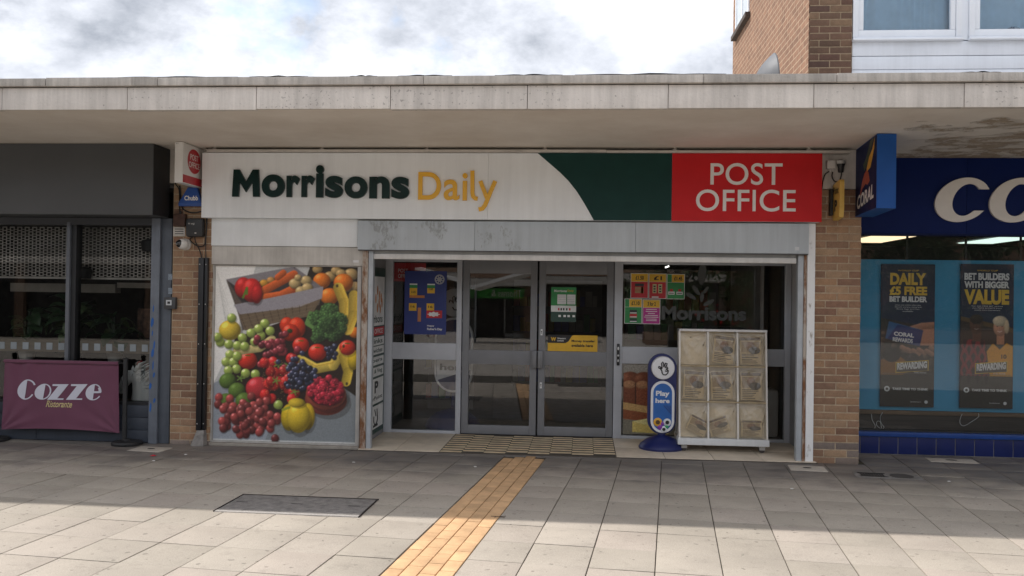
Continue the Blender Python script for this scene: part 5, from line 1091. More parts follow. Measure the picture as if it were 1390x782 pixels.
def film_mat():
    m = bpy.data.materials.new('clear_film'); m.use_nodes = True; t = m.node_tree; n = t.nodes; l = t.links; n.clear()
    o = n.new('ShaderNodeOutputMaterial'); tr = n.new('ShaderNodeBsdfTransparent'); tr.inputs[0].default_value = (.95, .91, .84, 1)
    pr_ = n.new('ShaderNodeBsdfPrincipled'); pr_.inputs['Base Color'].default_value = (.80, .73, .60, 1); pr_.inputs['Roughness'].default_value = .08
    fr_ = n.new('ShaderNodeLayerWeight'); fr_.inputs['Blend'].default_value = .25
    g = n.new('ShaderNodeNewGeometry'); z = n.new('ShaderNodeTexNoise'); z.inputs['Scale'].default_value = 7; z.inputs['Detail'].default_value = 6; l.new(g.outputs['Position'], z.inputs['Vector'])
    r = n.new('ShaderNodeMapRange'); r.inputs['From Min'].default_value = .3; r.inputs['From Max'].default_value = .7; r.inputs['To Min'].default_value = .05; r.inputs['To Max'].default_value = .2; l.new(z.outputs['Fac'], r.inputs[0])
    a = n.new('ShaderNodeMath'); a.operation = 'ADD'; a.use_clamp = True; l.new(r.outputs[0], a.inputs[0]); l.new(fr_.outputs['Facing'], a.inputs[1])
    mx = n.new('ShaderNodeMixShader'); l.new(a.outputs[0], mx.inputs[0]); l.new(tr.outputs[0], mx.inputs[1]); l.new(pr_.outputs[0], mx.inputs[2])
    gl = n.new('ShaderNodeBsdfGlossy'); gl.inputs['Roughness'].default_value = .05; f2 = n.new('ShaderNodeFresnel'); f2.inputs['IOR'].default_value = 1.55; m2 = n.new('ShaderNodeMixShader'); a2 = n.new('ShaderNodeMath'); a2.operation = 'MULTIPLY'; a2.inputs[1].default_value = .9; l.new(f2.outputs[0], a2.inputs[0]); l.new(a2.outputs[0], m2.inputs[0]); l.new(mx.outputs[0], m2.inputs[1]); l.new(gl.outputs[0], m2.inputs[2]); l.new(m2.outputs[0], o.inputs[0]); return m
FILM = film_mat()
wr = random.Random(3)
POSN = ('top left', 'top middle', 'top right', 'middle left', 'centre', 'middle right', 'bottom left', 'bottom middle', 'bottom right')
def news_pic(kind, seed):
    r = np.random.default_rng(seed); p = Pic(44, 60, (.82, .75, .62)); p.rect(2, 2, 42, 9, (.45, .40, .36) if kind else (.40, .34, .31)); p.rect(4, 11, 40, 34, (.64, .57, .48)); p.ell(22, 22, 9, 11, (.55, .42, .34), 0, .5, 0); p.ell(30, 30, 12, 8, (.25, .23, .24), 0, .3, 0)
    for k in range(6): p.rect(4, 37+k*3.6, 4+r.uniform(20, 36), 38.6+k*3.6, (.25, .23, .22))
    return p
for k in range(9):
    c, rr = k % 3, 2-k//3; x0 = nx0+c*cw+(.019 if c == 0 else .010); x1 = nx0+(c+1)*cw-(.019 if c == 2 else .010); za = rows[rr]; zb2 = rows[rr+1]-.018
    def filmf(u, v, x0=x0, x1=x1, za=za, zb2=zb2, sd=k):
        e = min(1, 6*min(u, 1-u))*min(1, 7*min(v, 1-v)); z = za+(zb2-za)*v
        sag = .030*e*math.sin(math.pi*min(1, v*.8+.05))
        fan = 0.
        for cu in (0., 1.):
            dx_, dz_ = abs(u-cu), 1.02-v; an = math.atan2(dz_, dx_+.02); rr_ = math.hypot(dx_, dz_); fan += max(0, math.cos(an*15+sd*1.3+cu*2))**3*math.exp(-rr_*1.7)
        fold = -.013*e*fan + .0045*e*(math.sin(16*(u-.5)*(1.6-v)+sd*2.1)*max(0, v-.25)+.7*math.sin(11*u+9*v+sd)+.6*abs(math.sin(7*(u+v)+1.7*sd))-.5*abs(math.sin(8*(u-v)+2.3*sd)))
        return (x0+(x1-x0)*u, fy(z)+.004-sag*.6+fold, z)
    MB().grid(filmf, 30, 34).build('film_cover', FILM, ns, True)
    if k in (0,): continue
    kind = 0 if k in (6, 7, 8) else 1
    w_, h_ = (.225, .30) if k not in (6, 7, 8) else (.22, .17)
    tilt = (.0, -.12, .02, -.05, .05, .0, -.45, .35, .0)[k]
    cx = (x0+x1)/2; ba = Vector((cx, fy(za)+.07, za+.012)); up_ = Vector((0, LEAN/(zt-zb)*.8, 1)).normalized(); ri = Vector((1, 0, 0))
    u2 = ri*math.cos(tilt)+up_*math.sin(tilt); v2 = up_*math.cos(tilt)-ri*math.sin(tilt)
    nt = thing('newspaper', 'folded newspaper in the %s pocket of the wheeled stand' % POSN[k], 'newspaper', ba, 'newspapers in the stand pockets')
    o_ = ba - u2*(w_/2) + v2*(.03*abs(tilt)*2)
    print_sheet('front_page', news_pic(kind, k), o_, u2, v2, w_, h_, nt, gain=.9)
    nn = u2.cross(v2); q8 = [o_-nn*d+u2*a+v2*b for d in (.002, .016) for a, b in ((0, 0), (w_, 0), (w_, h_), (0, h_))]
    MB().add(q8, [(0, 1, 2, 3), (4, 7, 6, 5), (0, 4, 5, 1), (1, 5, 6, 2), (2, 6, 7, 3), (3, 7, 4, 0)]).build('inner_pages', mat('newsprint', (.50, .47, .42), .9), nt)

# ================================================================== RESTAURANT AT THE LEFT
CH = mat('charcoal_paint', (.038, .042, .050), .45, var=.10, scale=4); CHD = mat('charcoal_dark', (.016, .017, .020), .5, var=.1); PG = mat('post_grey', (.17, .19, .225), .5, .15, var=.12, scale=6, streak=.15)
rs = thing('restaurant_front', 'dark grey restaurant shop front with tall windows and boarded base', 'shop front', (-6.5, 0, 0))
B('fascia_box', mat('charcoal_fascia', (.075, .079, .084), .5, var=.05, scale=2), rs, (-9.5, -4.452, -.36, .0, 2.415, 3.15), b=.004)
B('fascia_end', CHD, rs, (-4.4515, -4.447, -.355, .0, 2.42, 3.148))
B('corner_post', PG, rs, (-4.625, -4.53, -.03, .12, 0, 2.41), b=.004); B('corner_post', mat('post_dark', (.10, .115, .14), .5, .15, var=.15, streak=.2), rs, (-4.528, -4.412, .002, .12, 0, 2.41), b=.004)
B('mullion', mat('mullion_grey', (.12, .13, .15), .5, var=.08), rs, (-5.585, -5.545, -.015, .12, .43, 2.36), b=.003); B('mullion', CHD, rs, (-5.544, -5.49, .015, .12, .43, 2.36))
B('head_rail', CH, rs, (-9.5, -4.626, -.01, .12, 2.335, 2.41)); B('sill_rail', CHD, rs, (-9.5, -4.626, -.005, .13, .405, .435))
NB_ = mat('navy_board', (.045, .055, .075), .5, var=.1, streak=.08, scale=4)
for z0, z1 in ((.004, .135), (.139, .27), (.274, .403)):
    for x0, x1 in ((-9.5, -7.2), (-7.196, -5.9), (-5.896, -4.627)): MB().box(x0, x1, .0, .1, z0, z1, b=.004).build('riser_board', NB_, rs, True)
RG = glass_mat('restaurant_glass', (.80, .82, .82), .01)
pane(rs, -5.49, -4.626, .43, 2.34, .07, RG, tilt=-.2); pane(rs, -9.5, -5.585, .43, 2.34, .07, RG, tilt=-.2)
fq = mat('frosted_square', (.26, .29, .31), .6)
for k in range(22):
    c = at(-30 + k*16.2, 477.3, .068)
    if -5.60 < c.x < -5.47 or c.x > -4.66: continue
    B('glass_square', fq, rs, (c.x-.034, c.x+.034, .064, .067, 1.012-.038, 1.012+.038))
# blue paint remnants on the corner post
bpnt = mat('blue_flakes', (.02, .12, .42), .7)
pr2 = random.Random(9)
for k in range(10):
    z = .36+k*.115+pr2.uniform(-.03, .03); w = pr2.uniform(.006, .02); x = -4.585+pr2.uniform(-.025, .03); h = pr2.uniform(.04, .09)
    MB().prism([(x-w, z), (x-w*.2, z-h*.3), (x+w*.8, z+.01), (x+w, z+h*.7), (x+w*.1, z+h), (x-w*.7, z+h*.6)], -.0318, -.0305).build('paint_flake', bpnt, rs)
kp = thing('keypad', 'small grey door entry keypad on the charcoal corner post', 'keypad', (-4.47, -.02, 1.52)); x0, x1, z0, z1 = rect(223, 403.5, 238.5, 419.5, -.04)
B('casing', mat('keypad_grey', (.06, .062, .066), .5), kp, (x0, x1, -.05, .0015, z0, z1), b=.006); B('screen', mat('label_pale', (.6, .62, .64), .5), kp, (x0+.025, x0+.085, -.052, -.0502, z0+.04, z1-.03)); B('button', INK, kp, (x0+.04, x0+.07, -.054, -.0522, z0+.055, z0+.08))
for k, py in enumerate((376, 395)): c = at(231, py, 0); tag(B('sticker', mat('sticker_blue', (.25, .30, .36), .5, var=.3, scale=60), None, (c.x-.022, c.x+.022, -.0005, .0012, c.z-.032, c.z+.032)), ('upper' if k == 0 else 'lower')+' small faded sticker on the charcoal corner post', 'sticker')
# room
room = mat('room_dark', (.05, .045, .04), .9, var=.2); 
def shell(name, x0, x1, y0, y1, z0, z1, m, fm=None):
    o = B(name, m, None, (x0, x1, y1, y1+.05, z0, z1), (x0-.05, x0, y0, y1, z0, z1), (x1, x1+.05, y0, y1, z0, z1), (x0, x1, y0, y1, z1, z1+.05)); struct(o)
    f = B(name.replace('walls', 'floor'), fm or m, None, (x0, x1, y0, y1, z0-.03, z0)); struct(f)
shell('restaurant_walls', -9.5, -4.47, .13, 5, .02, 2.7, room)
ld = tag(B('window_bench', mat('bench_wood', (.17, .13, .085), .6, var=.2, stretch=(1, 6, 6), scale=4), None, (-9.4, -4.68, .34, .62, .93, 1.07), (-9.4, -4.68, .16, .33, .40, .43)), 'brown timber ledge running behind the restaurant glass', 'ledge')
tag(B('pale_beam', mat('beam_pale', (.34, .31, .27), .7, var=.15), None, (-5.4, -4.66, .7, .82, 1.66, 1.72), (-6.7, -5.42, .7, .82, 1.60, 1.70)), 'pale beam across the restaurant window behind the grille', 'beam')
sgr = thing('security_grille', 'brick pattern security grille behind the restaurant glass', 'grille', (-5.8, .3, 1.8)); GM = mat('grille_steel', (.55, .51, .46), .5, .1, var=.2)
mb = MB(); g0 = 1.78; rh = .0505; bw = .088
for r in range(11):
    z = g0+r*rh; off = (r % 2)*bw/2
    for k in range(54):
        x = -9.35+k*bw+off
        if x > -4.75: break
        mb.box(x, x+bw*.62, .30, .306, z+.034, z+.044).box(x, x+bw*.62, .30, .306, z-.003, z+.007).box(x, x+.010, .30, .306, z+.007, z+.034).box(x+bw*.62-.010, x+bw*.62, .30, .306, z+.007, z+.034).box(x+bw*.62, x+bw, .301, .305, z+.012, z+.019)
stuff(mb.build('links', GM, sgr)); B('bottom_rail', GM, sgr, (-9.4, -4.7, .29, .315, g0-.03, g0-.008))
for px, py, lab in ((110, 372, 'dark hanging lamp behind the restaurant mullion'), (206, 335, 'dark hanging lamp at the right edge of the restaurant window')):
    c = at(px, py, .22); t = thing('pendant_lamp', lab, 'lamp', (c.x, .22, c.z-.05))
    MB().lathe([(.10, -.05), (.115, .04), (.10, .07), (.02, .085)], (c.x, .22, c.z), 20).build('shade', mat('lamp_black', (.008, .008, .008), .6), t, True); MB().tube([(c.x, .22, c.z+.08), (c.x, .22, 2.65)], .008, 6).build('cord', MATS['lamp_black'], t)
# potted plant
def leaf_mesh(L, w, bend, name, m):
    def f(u, v):
        ww = w*math.sin(math.pi*min(1, u**.8))**.8; s_ = (v-.5)*2
        return (s_*ww, L*u*math.cos(bend*u), L*u*math.sin(bend*u)*-.8 - abs(s_)*-.02 + .004*math.sin(22*u)*abs(s_))
    return MB().grid(lambda u, v: f(u, v), 9, 4).mesh(name, m, True)
lmats = [mat('leaf_deep', (.035, .075, .03), .4, var=.3, scale=25), mat('leaf_pale', (.10, .15, .06), .4, var=.35, scale=30)]
lms = [leaf_mesh(.30, .075, .9, 'leaf', lmats[0]), leaf_mesh(.24, .06, 1.2, 'leaf', lmats[1]), leaf_mesh(.2, .05, .6, 'leaf', lmats[0])]
def plant(cx, cy, z, n, h, label, seed):
    r = random.Random(seed); t = thing('potted_plant', label, 'plant', (cx, cy, z))
    MB().lathe([(.07, 0), (.10, .16), (.105, .17), (.09, .17), (.085, .15)], (cx, cy, z), 18).build('pot', mat('pot_white', (.5, .48, .45), .5), t, True)
    st = MB()
    for k in range(n):
        a = r.uniform(0, 6.28); hh = z+.17+h*r.uniform(.1, 1); ro = r.uniform(.02, .16)
        p = Vector((cx+ro*math.cos(a), cy+ro*.6*math.sin(a), hh)); st.tube([(cx, cy, z+.1), (cx+.4*ro*math.cos(a), cy, (z+.1+hh)/2), p], .006, 5)
        o = bpy.data.objects.new('leaf', r.choice(lms)); COL.objects.link(o); o.parent = t; o.location = p-vec(t)
        o.rotation_euler = (r.uniform(.1, 1.0), r.uniform(-.5, .5), a-math.pi/2+r.uniform(-.4, .4))
    st.build('stems', lmats[0], t, True)
plant(-5.78, .48, 1.07-.25, 34, .52, 'large leafy plant inside the restaurant window left of the mullion', 3)
plant(-5.30, .50, 1.07-.25, 14, .42, 'smaller leafy plant inside the restaurant window right of the mullion', 5)
plant(-6.35, .50, 1.07-.25, 22, .40, 'leafy plant at the far left of the restaurant window', 8)
tag(B('picture_board', mat('board_brown', (.12, .06, .035), .6, var=.5, scale=18), None, (-5.25, -5.02, .9, .93, 1.08, 1.42)), 'brown picture board standing in the restaurant window', 'picture')
tag(B('side_curtain', mat('curtain_dark', (.07, .06, .055), .9, var=.3, stretch=(12, 1, .3), scale=3), None, (-4.98, -4.72, .9, .95, 1.05, 1.6)), 'dark curtain at the right of the restaurant window', 'curtain')
# white horse bust
hs = thing('horse_statue', 'white carved horse head statue in the restaurant window by the corner post', 'statue', (-4.82, .24, .43))
hc = at(186, 520, .24); HW = mat('horse_white', (.85, .86, .84), .6, col2=(.10, .09, .08), scale=26, stretch=(1, 1, .25), thr=(.62, .70), bump=.4)
hx = hc.x
def loft(path, mb, n=16):
    k0 = len(mb.v); vs = []
    for x, z, rx, ry, tx_, tz_ in path:          # ring perpendicular to tangent (tx,tz) in xz plane
        L = math.hypot(tx_, tz_); nx_, nz_ = -tz_/L, tx_/L
        for j in range(n):
            a = 2*math.pi*j/n; vs.append((x+nx_*rx*math.cos(a), .24+ry*math.sin(a), z+nz_*rx*math.cos(a)))
    m_ = len(path); fs = [(i*n+j, i*n+(j+1) % n, (i+1)*n+(j+1) % n, (i+1)*n+j) for i in range(m_-1) for j in range(n)]
    fs += [tuple(range(n)), tuple((m_-1)*n+j for j in range(n))[::-1]]; mb.add(vs, fs)
mb = MB(); loft([(hx+.07, .43, .13, .085, 0, 1), (hx+.07, .50, .12, .08, -.1, 1), (hx+.055, .57, .105, .07, -.3, 1), (hx+.02, .645, .09, .06, -.7, .8), (hx-.03, .69, .078, .055, -1, .25), (hx-.085, .685, .07, .052, -1, -.4), (hx-.13, .64, .06, .046, -.7, -.9), (hx-.16, .58, .046, .038, -.5, -1), (hx-.18, .53, .040, .035, -.4, -1), (hx-.19, .50, .028, .028, -.3, -1)], mb)
ho = mb.build('head_and_neck', HW, hs, True)
for s_ in (-1, 1): MB().lathe([(.018, 0), (.02, .02), (.001, .06)], (hx-.03, .24+s_*.035, .75), 8).build('ear', HW, hs, True)
hr = random.Random(4); mb = MB()
for k in range(46):
    t_ = k/45; bx = hx-.02+.15*t_+hr.uniform(-.02, .03); bz = .775-.24*t_**1.3+hr.uniform(-.02, .03); by = .24+hr.uniform(-.06, .06); L = hr.uniform(.05, .11); a = hr.uniform(.1, 1.3)-.4*t_
    mb.tube([(bx-.01, by, bz-.02), (bx+L*.5*math.cos(a), by-.01, bz+L*.5*math.sin(a)), (bx+L*math.cos(a-.7)+.01, by-.012, bz+L*.8*math.sin(a+.3))], [.016, .012, .003], 6)
stuff(mb.build('mane', HW, hs, True))
tag(MB().grid(lambda u, v: (hx-.08+.14*u, .38+.02*math.sin(6*u), .70+.13*v+.02*math.sin(5*u)), 6, 4).build('red_cloth', mat('cloth_red', (.30, .01, .015), .8)), 'dark red cloth behind the white horse statue', 'cloth')

# ---- cafe barrier banner
PL = mat('banner_plum', (.15, .046, .085), .75, var=.06, scale=3, sheen=.15); BY = -.12
bn = thing('cafe_barrier', 'plum fabric barrier banner on black posts outside the restaurant', 'barrier', (-5.6, BY, 0))
cTL, cTR, cBR, cBL = at(6, 488, BY), at(160, 491.5, BY), at(162, 588, BY), at(2, 583, BY)
def bfold(u, v):    # u 0..1 left-right, v 0..1 bottom-top
    e = math.sin(math.pi*min(1, max(0, u)))
    f = .015*v*(math.sin(27*u+3*math.sin(5*u)+2.5*v)*(.6+.4*math.sin(9*u))) + .004*math.sin(13*(u*.6+v*.5))*e
    for cu, cv in ((0, 0), (1, 0)):       # tension folds fanning from the lower corners
        a = math.atan2(v-cv+.02, abs(u-cu)*1.55+.02); r = math.hypot((u-cu)*1.55, v-cv); f += .011*math.sin(a*13)*math.exp(-r*2.4)*min(1, 5*r)
    return f
def bpt(u, v, e=0.):
    z0 = cBL.z+(cBR.z-cBL.z)*u + .025*math.sin(math.pi*u); z1 = (cTL.z+cTR.z)/2
    x0 = cBL.x+(cTL.x-cBL.x)*v - .0; x1 = cBR.x+(cTR.x-cBR.x)*v
    return (x0+(x1-x0)*u, BY+bfold(u, v)-e, z0+(z1-z0)*v)
MB().grid(lambda u, v: bpt(u, v*.955), 110, 60).build('banner', PL, bn, True)
MB().tube([bpt(u, .978) for u in np.linspace(0, 1, 12)], .021, 10).build('top_sleeve', PL, bn, True)
def buv(px, py):
    p = at(px, py, BY); v = .5
    z1 = (cTL.z+cTR.z)/2; x0 = (cBL.x+cTL.x)/2; x1 = (cBR.x+cTR.x)/2; u = (p.x-x0)/(x1-x0); z0 = cBL.z+(cBR.z-cBL.z)*u+.025*math.sin(math.pi*u); return u, (p.z-z0)/(z1-z0)
def blet(quads, m, name='letter'):
    """letter given as strips of (left,right) point pairs in photo survey units, laid on the cloth"""
    mb = MB()
    for strip in quads:
        v = []
        for (a, b_) in strip:
            for s_ in np.linspace(0, 1, 5):
                px = a[0]+(b_[0]-a[0])*s_; py = a[1]+(b_[1]-a[1])*s_; v.append(bpt(*buv(px, py), .0035))
        n_ = len(strip); mb.add(v, [(i*5+j, i*5+j+1, (i+1)*5+j+1, (i+1)*5+j) for i in range(n_-1) for j in range(4)])
    mb.build(name, m, bn, True)
BW_ = mat('banner_white', (.60, .60, .68), .6, var=.03)
def slantp(x, y, x0, w, y0, h): return (x0+w*x+h*.16*(y-.5), y0-h*y)      # y up in 0..1
def deco_o(x0, w, y0, h, a0=0, a1=360, chord=.50, th=.10):
    T = lambda x, y: slantp(x, y, x0, w, y0, h); S_ = []
    fill = [(T(.5+.5*math.cos(a), .5+.5*math.sin(a)), T(chord if abs(math.sin(a)) < 1 else chord, .5+.5*math.sin(a))) for a in np.linspace(math.pi*.53, math.pi*1.47, 22)]
    S_.append(fill); ring = [(T(.5+.5*math.cos(a), .5+.5*math.sin(a)), T(.5+(.5-th)*math.cos(a), .5+(.5-th*.6)*math.sin(a))) for a in np.radians(np.linspace(a0, a1, 24))]; S_.append(ring); return S_
Cst = deco_o(24, 25, 542.5, 27.5, 0, 1, .46); Cst[1] = [(slantp(.5+.5*math.cos(a), .5+.5*math.sin(a), 24, 25, 542.5, 27.5), slantp(.5+.41*math.cos(a), .5+.44*math.sin(a), 24, 25, 542.5, 27.5)) for a in np.radians(np.linspace(28, 95, 12))]
Cst.append([(slantp(.5+.5*math.cos(a), .5+.5*math.sin(a), 24, 25, 542.5, 27.5), slantp(.5+.41*math.cos(a), .5+.44*math.sin(a), 24, 25, 542.5, 27.5)) for a in np.radians(np.linspace(265, 330, 12))]); blet(Cst, BW_)
blet(deco_o(48, 21.5, 542.5, 21.5, -88, 88, .56), BW_)
for x0 in (65.5, 91):
    T = lambda x, y, x0=x0: slantp(x, y, x0, 27, 542.7, 21.2)
    blet([[(T(.16, 1), T(.16, .88)), (T(.45, 1), T(.45, .88)), (T(.6, 1), T(.6, .88))], [(T(.52, 1), T(.98, 1)), (T(.26, .5), T(.72, .5)), (T(.0, .0), T(.46, .0))], [(T(.46, .09), T(.46, 0)), (T(.7, .09), T(.7, 0)), (T(.82, .09), T(.82, 0))]], BW_)
E_ = deco_o(116.5, 21.5, 543.5, 22, 10, 92, .50); T = lambda x, y: slantp(x, y, 116.5, 21.5, 543.5, 22)
E_.append([(T(.48, .56), T(.48, .44)), (T(.75, .56), T(.75, .44)), (T(.98, .58), T(.98, .46))]); E_.append([(T(.5+.5*math.cos(a), .5+.5*math.sin(a)), T(.5+.30*math.cos(a), .52+.36*math.sin(a))) for a in np.radians(np.linspace(0, 40, 8))])
E_.append([(T(.5+.5*math.cos(a), .5+.5*math.sin(a)), T(.5+.41*math.cos(a), .5+.44*math.sin(a))) for a in np.radians(np.linspace(265, 330, 10))]); blet(E_, BW_)
me = glyph_mesh('Ristorante', offset=.012, shear=.35); a_, b_ = buv(62.5, 552.5), buv(98, 544.5)
xs_ = np.array([v.co[:] for v in me.vertices]); lo, hi = xs_.min(0), xs_.max(0)
for v in me.vertices: v.co = Vector(bpt(a_[0]+(b_[0]-a_[0])*(v.co.x-lo[0])/(hi[0]-lo[0]), a_[1]+(b_[1]-a_[1])*(v.co.y-lo[1])/(hi[1]-lo[1]), .0045))
me.materials.append(mat('banner_gold', (.62, .50, .24), .6)); place('lettering', me, bn)
pst = mat('barrier_black', (.018, .018, .019), .55, var=.15)
for px in (169.5, -12):
    x = at(px, 560, BY).x; zt = at(170, 489, BY).z
    MB().tube([(x, BY, .04), (x, BY, zt)], .024, 14).build('post', pst, bn, True)
    MB().lathe([(.155, 0), (.158, .018), (.145, .035), (.05, .045), (.035, .06)], (x+.03, BY, .002), 28).build('base', pst, bn, True)
    MB().lathe([(.027, 0), (.027, .02), (.01, .03)], (x, BY, zt), 14).build('cap', pst, bn, True)
    MB().tube([(x+(.0), BY, zt-.03), (x+(-.10 if px > 0 else .1), BY, zt-.035)], .008, 6).build('rail_hook', pst, bn, True)

# ================================================================== BETTING SHOP AT THE RIGHT
cf = thing('betting_shop_front', 'blue betting shop front with tiled base and large window', 'shop front', (5.5, .65, 0))
CF = mat('fascia_blue', (.005, .016, .10), .5, var=.05, spec=.12); TB = mat('tile_blue', (.010, .020, .115), .22, var=.08, rand=.08, scale=6)
B('fascia_board', CF, cf, (2.78, 3.995, .52, .66, 2.352, 3.152), b=.002); B('fascia_board', CF, cf, (3.998, 7.5, .52, .66, 2.352, 3.152), b=.002)
B('fascia_lip', CN, cf, (2.78, 7.5, .53, .70, 2.335, 2.351))
B('tile_bed', mat('tile_grout_pale', (.30, .29, .28), .9), cf, (2.775, 7.5, .604, .7, 0, .188))
for k in range(23): x = 2.762+.196*k; MB().box(x+.0035, x+.1925, .598, .61, .006, .190, b=.002).build('tile', TB, cf, True)
B('blue_sill', mat('sill_blue', (.012, .06, .27), .3, var=.06, streak=.1), cf, (2.775, 7.5, .575, .72, .191, .240), b=.005)
B('rear_sill', mat('sill_black', (.02, .02, .02), .5), cf, (2.775, 7.5, .66, .74, .241, .256))
B('jamb', mat('jamb_dark', (.03, .032, .04), .5), cf, (2.768, 2.80, .6, .74, .24, 2.335))
CG = glass_mat('betting_glass', (.88, .9, .9), .01, haze=.03, hazecol=(.5, .52, .52))
pane(cf, 2.8, 7.5, .256, 2.335, .69, CG)
bd = B('backing_board', mat('board_teal', (.07, .36, .58), .7, var=.10, scale=1.2), None, (2.80, 7.4, .765, .785, .455, 2.085)); tag(bd, 'large plain blue board behind the betting shop posters', 'board')
tag(B('window_shelf', mat('shelf_wood', (.20, .125, .07), .55, var=.25, stretch=(1, 8, 8), scale=3), None, (2.79, 7.4, .74, .95, .41, .452)), 'narrow wooden shelf along the bottom of the betting shop window', 'shelf')
tag(B('plinth_panel', mat('panel_walnut', (.085, .068, .055), .5, var=.25, stretch=(.6, 8, 14), scale=3), None, (2.79, 7.4, .77, .79, .24, .408)), 'dark wood grain panel under the betting shop shelf', 'panel')
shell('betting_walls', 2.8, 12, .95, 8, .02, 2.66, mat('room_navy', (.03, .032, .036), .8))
mlm = emit_mat('lit_panel', (1.0, .78, .48), .75)
for l, r, lab in ((1194, 1264, 'lit warm ceiling light panel inside the betting shop window'), (1376, 1440, 'pale ceiling light panel at the far right of the betting shop')):
    a = at(l+6, 324, 4.5).x; b_ = at(r-4, 324, 4.5).x; t = thing('ceiling_light', lab, 'ceiling light', ((a+b_)/2, 4.8, 2.64))
    B('lit_panel', mlm if l < 1300 else emit_mat('lit_panel_cool', (.75, .95, .85), .6), t, (a, b_, 4.0, 6.6, 2.635, 2.645)); B('frame', WPL, t, (a-.03, b_+.03, 3.97, 3.998, 2.63, 2.655), (a-.03, b_+.03, 6.602, 6.63, 2.63, 2.655))
for px in (1185, 1313): c = at(px, 318, 1.6); t = thing('downlight', 'small %s downlight behind the betting shop fascia' % ('left' if px < 1200 else 'right'), 'downlight', (c.x, 1.6, 2.60)); MB().lathe([(.035, 0), (.03, -.01), (.0, -.011)], (c.x, 1.6, c.z+.005), 12).build('lamp', emit_mat('spot_warm', (1, .75, .45), 1.0), t)
for px in (1223, 1301, 1374): c = at(px, 330, 1.2); B('window_hanger', INK, cf, (c.x-.012, c.x+.012, 1.0, 1.01, 2.09, 2.6))
for k, pts in enumerate((((1183, 562), (1184, 570), (1188, 578), (1186, 584)), ((1198, 560), (1195, 566), (1196, 574), (1200, 580), (1196, 582), (1190, 577), (1191, 572), (1195, 573), (1197, 584)), ((1306, 562), (1303, 570), (1304, 576), (1309, 578), (1318, 573), (1328, 566), (1328, 561)))):
    cable([(x, y, .73) for x, y in pts], ('left short', 'looped', 'right hanging')[k]+' white poster cord at the bottom of the betting shop window', .003, pW)
# posters
def bet_poster(kind):
    p = Pic(96, 264, (.035, .075, .16)); 
    for i in range(264): p.a[i*2:(i+1)*2] *= (1+.35*math.sin(i/264*2.2))
    p.rect(0, 205, 96, 264, (.16, .145, .125)); p.noise(.01, 3)
    if kind == 0:
        p.poly([(0, 100), (96, 118), (96, 205), (0, 205)], (.14, .12, .11)); 
        for i in range(60): p.ell(rng.uniform(0, 96), rng.uniform(115, 200), rng.uniform(3, 8), rng.uniform(3, 6), np.array((.30, .24, .20))*rng.uniform(.4, 1.2), 0, .6, .1)
        p.poly([(60, 112), (96, 108), (96, 150), (66, 150), (54, 122)], (.60, .42, .33)); p.line([(56, 120), (74, 114), (96, 112)], 12, (.66, .47, .37), shade=.3)
        p.poly([(14, 106), (76, 122), (70, 152), (8, 138)], (.13, .30, .46)); p.poly([(30, 112), (76, 122), (70, 152), (12, 138)], (.10, .17, .36))
        for x, y in ((38, 154), (48, 158), (58, 160), (68, 158), (82, 160), (90, 154)): p.line([(x, y), (x+10, y+6)], 9, (.62, .45, .36), shade=.4)
        p.poly([(0, 178), (34, 170), (60, 190), (40, 205), (0, 205)], (.45, .29, .10)); p.ell(20, 168, 16, 14, (.10, .09, .09), 0, .5, .1); p.ell(58, 176, 12, 12, (.14, .12, .12), 0, .5, .1)
    else:
        p.poly([(0, 96), (96, 116), (96, 125), (0, 104)], (.30, .22, .12)); p.poly([(0, 104), (96, 125), (96, 205), (0, 205)], (.17, .13, .11))
        # two supporters in football shirts: dark red check shirt, yellow shirt
        p.poly([(0, 150), (16, 138), (44, 140), (52, 205), (0, 205)], (.45, .10, .13))
        for i in range(7):
            for j in range(6):
                if (i+j) % 2: p.poly([(i*8, 136+j*13), (i*8+4, 130+j*13+13), (i*8, 136+j*13+20), (i*8-4, 130+j*13+13)], (.10, .05, .07), .9)
        p.rect(22, 122, 38, 142, (.28, .17, .12)); p.ell(29, 112, 13, 17, (.33, .21, .15), 0, .6, .2); p.ell(29, 101, 12.5, 9, (.16, .11, .09), 0, .5, .2)
        p.line([(25.5, 118.5), (29, 120), (32.5, 118.5)], 1.2, (.62, .56, .52)); p.ell(24.5, 110, 1.6, 1.2, (.05, .04, .04), 0, 0); p.ell(33.5, 110, 1.6, 1.2, (.05, .04, .04), 0, 0)
        p.poly([(48, 160), (58, 146), (84, 144), (96, 150), (96, 205), (54, 205)], (.70, .49, .08)); p.poly([(60, 145), (72, 156), (84, 144), (80, 141), (66, 141)], (.05, .05, .06))
        p.rect(66, 128, 80, 147, (.62, .44, .34)); p.ell(72, 116, 12.5, 16, (.70, .51, .41), 0, .5, .2); p.ell(72, 104, 14, 10, (.72, .66, .56), 0, .4, .2); p.ell(84, 114, 5, 14, (.70, .62, .50), 0, .4, .1)
        p.line([(68, 122.5), (71.5, 124), (75.5, 122)], 1.3, (.80, .72, .68)); p.line([(71, 115), (70.5, 119), (72.5, 119.5)], .9, (.58, .40, .32)); p.line([(29, 111), (28.5, 115), (30, 115.5)], .9, (.22, .13, .10)); p.ell(67, 114, 1.5, 1, (.1, .08, .07), 0, 0); p.ell(76, 113.5, 1.5, 1, (.1, .08, .07), 0, 0)
    p.a = np.clip(p.a*(1+rng.normal(0, .10, p.a.shape[:2]))[..., None], 0, 1); p.blur(2); p.rect(4, 202, 92, 203, (.30, .28, .26)); return p
GOLD = mat('bet_gold', (.78, .52, .06), .5); PGR = mat('bet_white', (.80, .80, .79), .5); PDK = mat('bet_tag', (.10, .085, .07), .5)
YC = .725
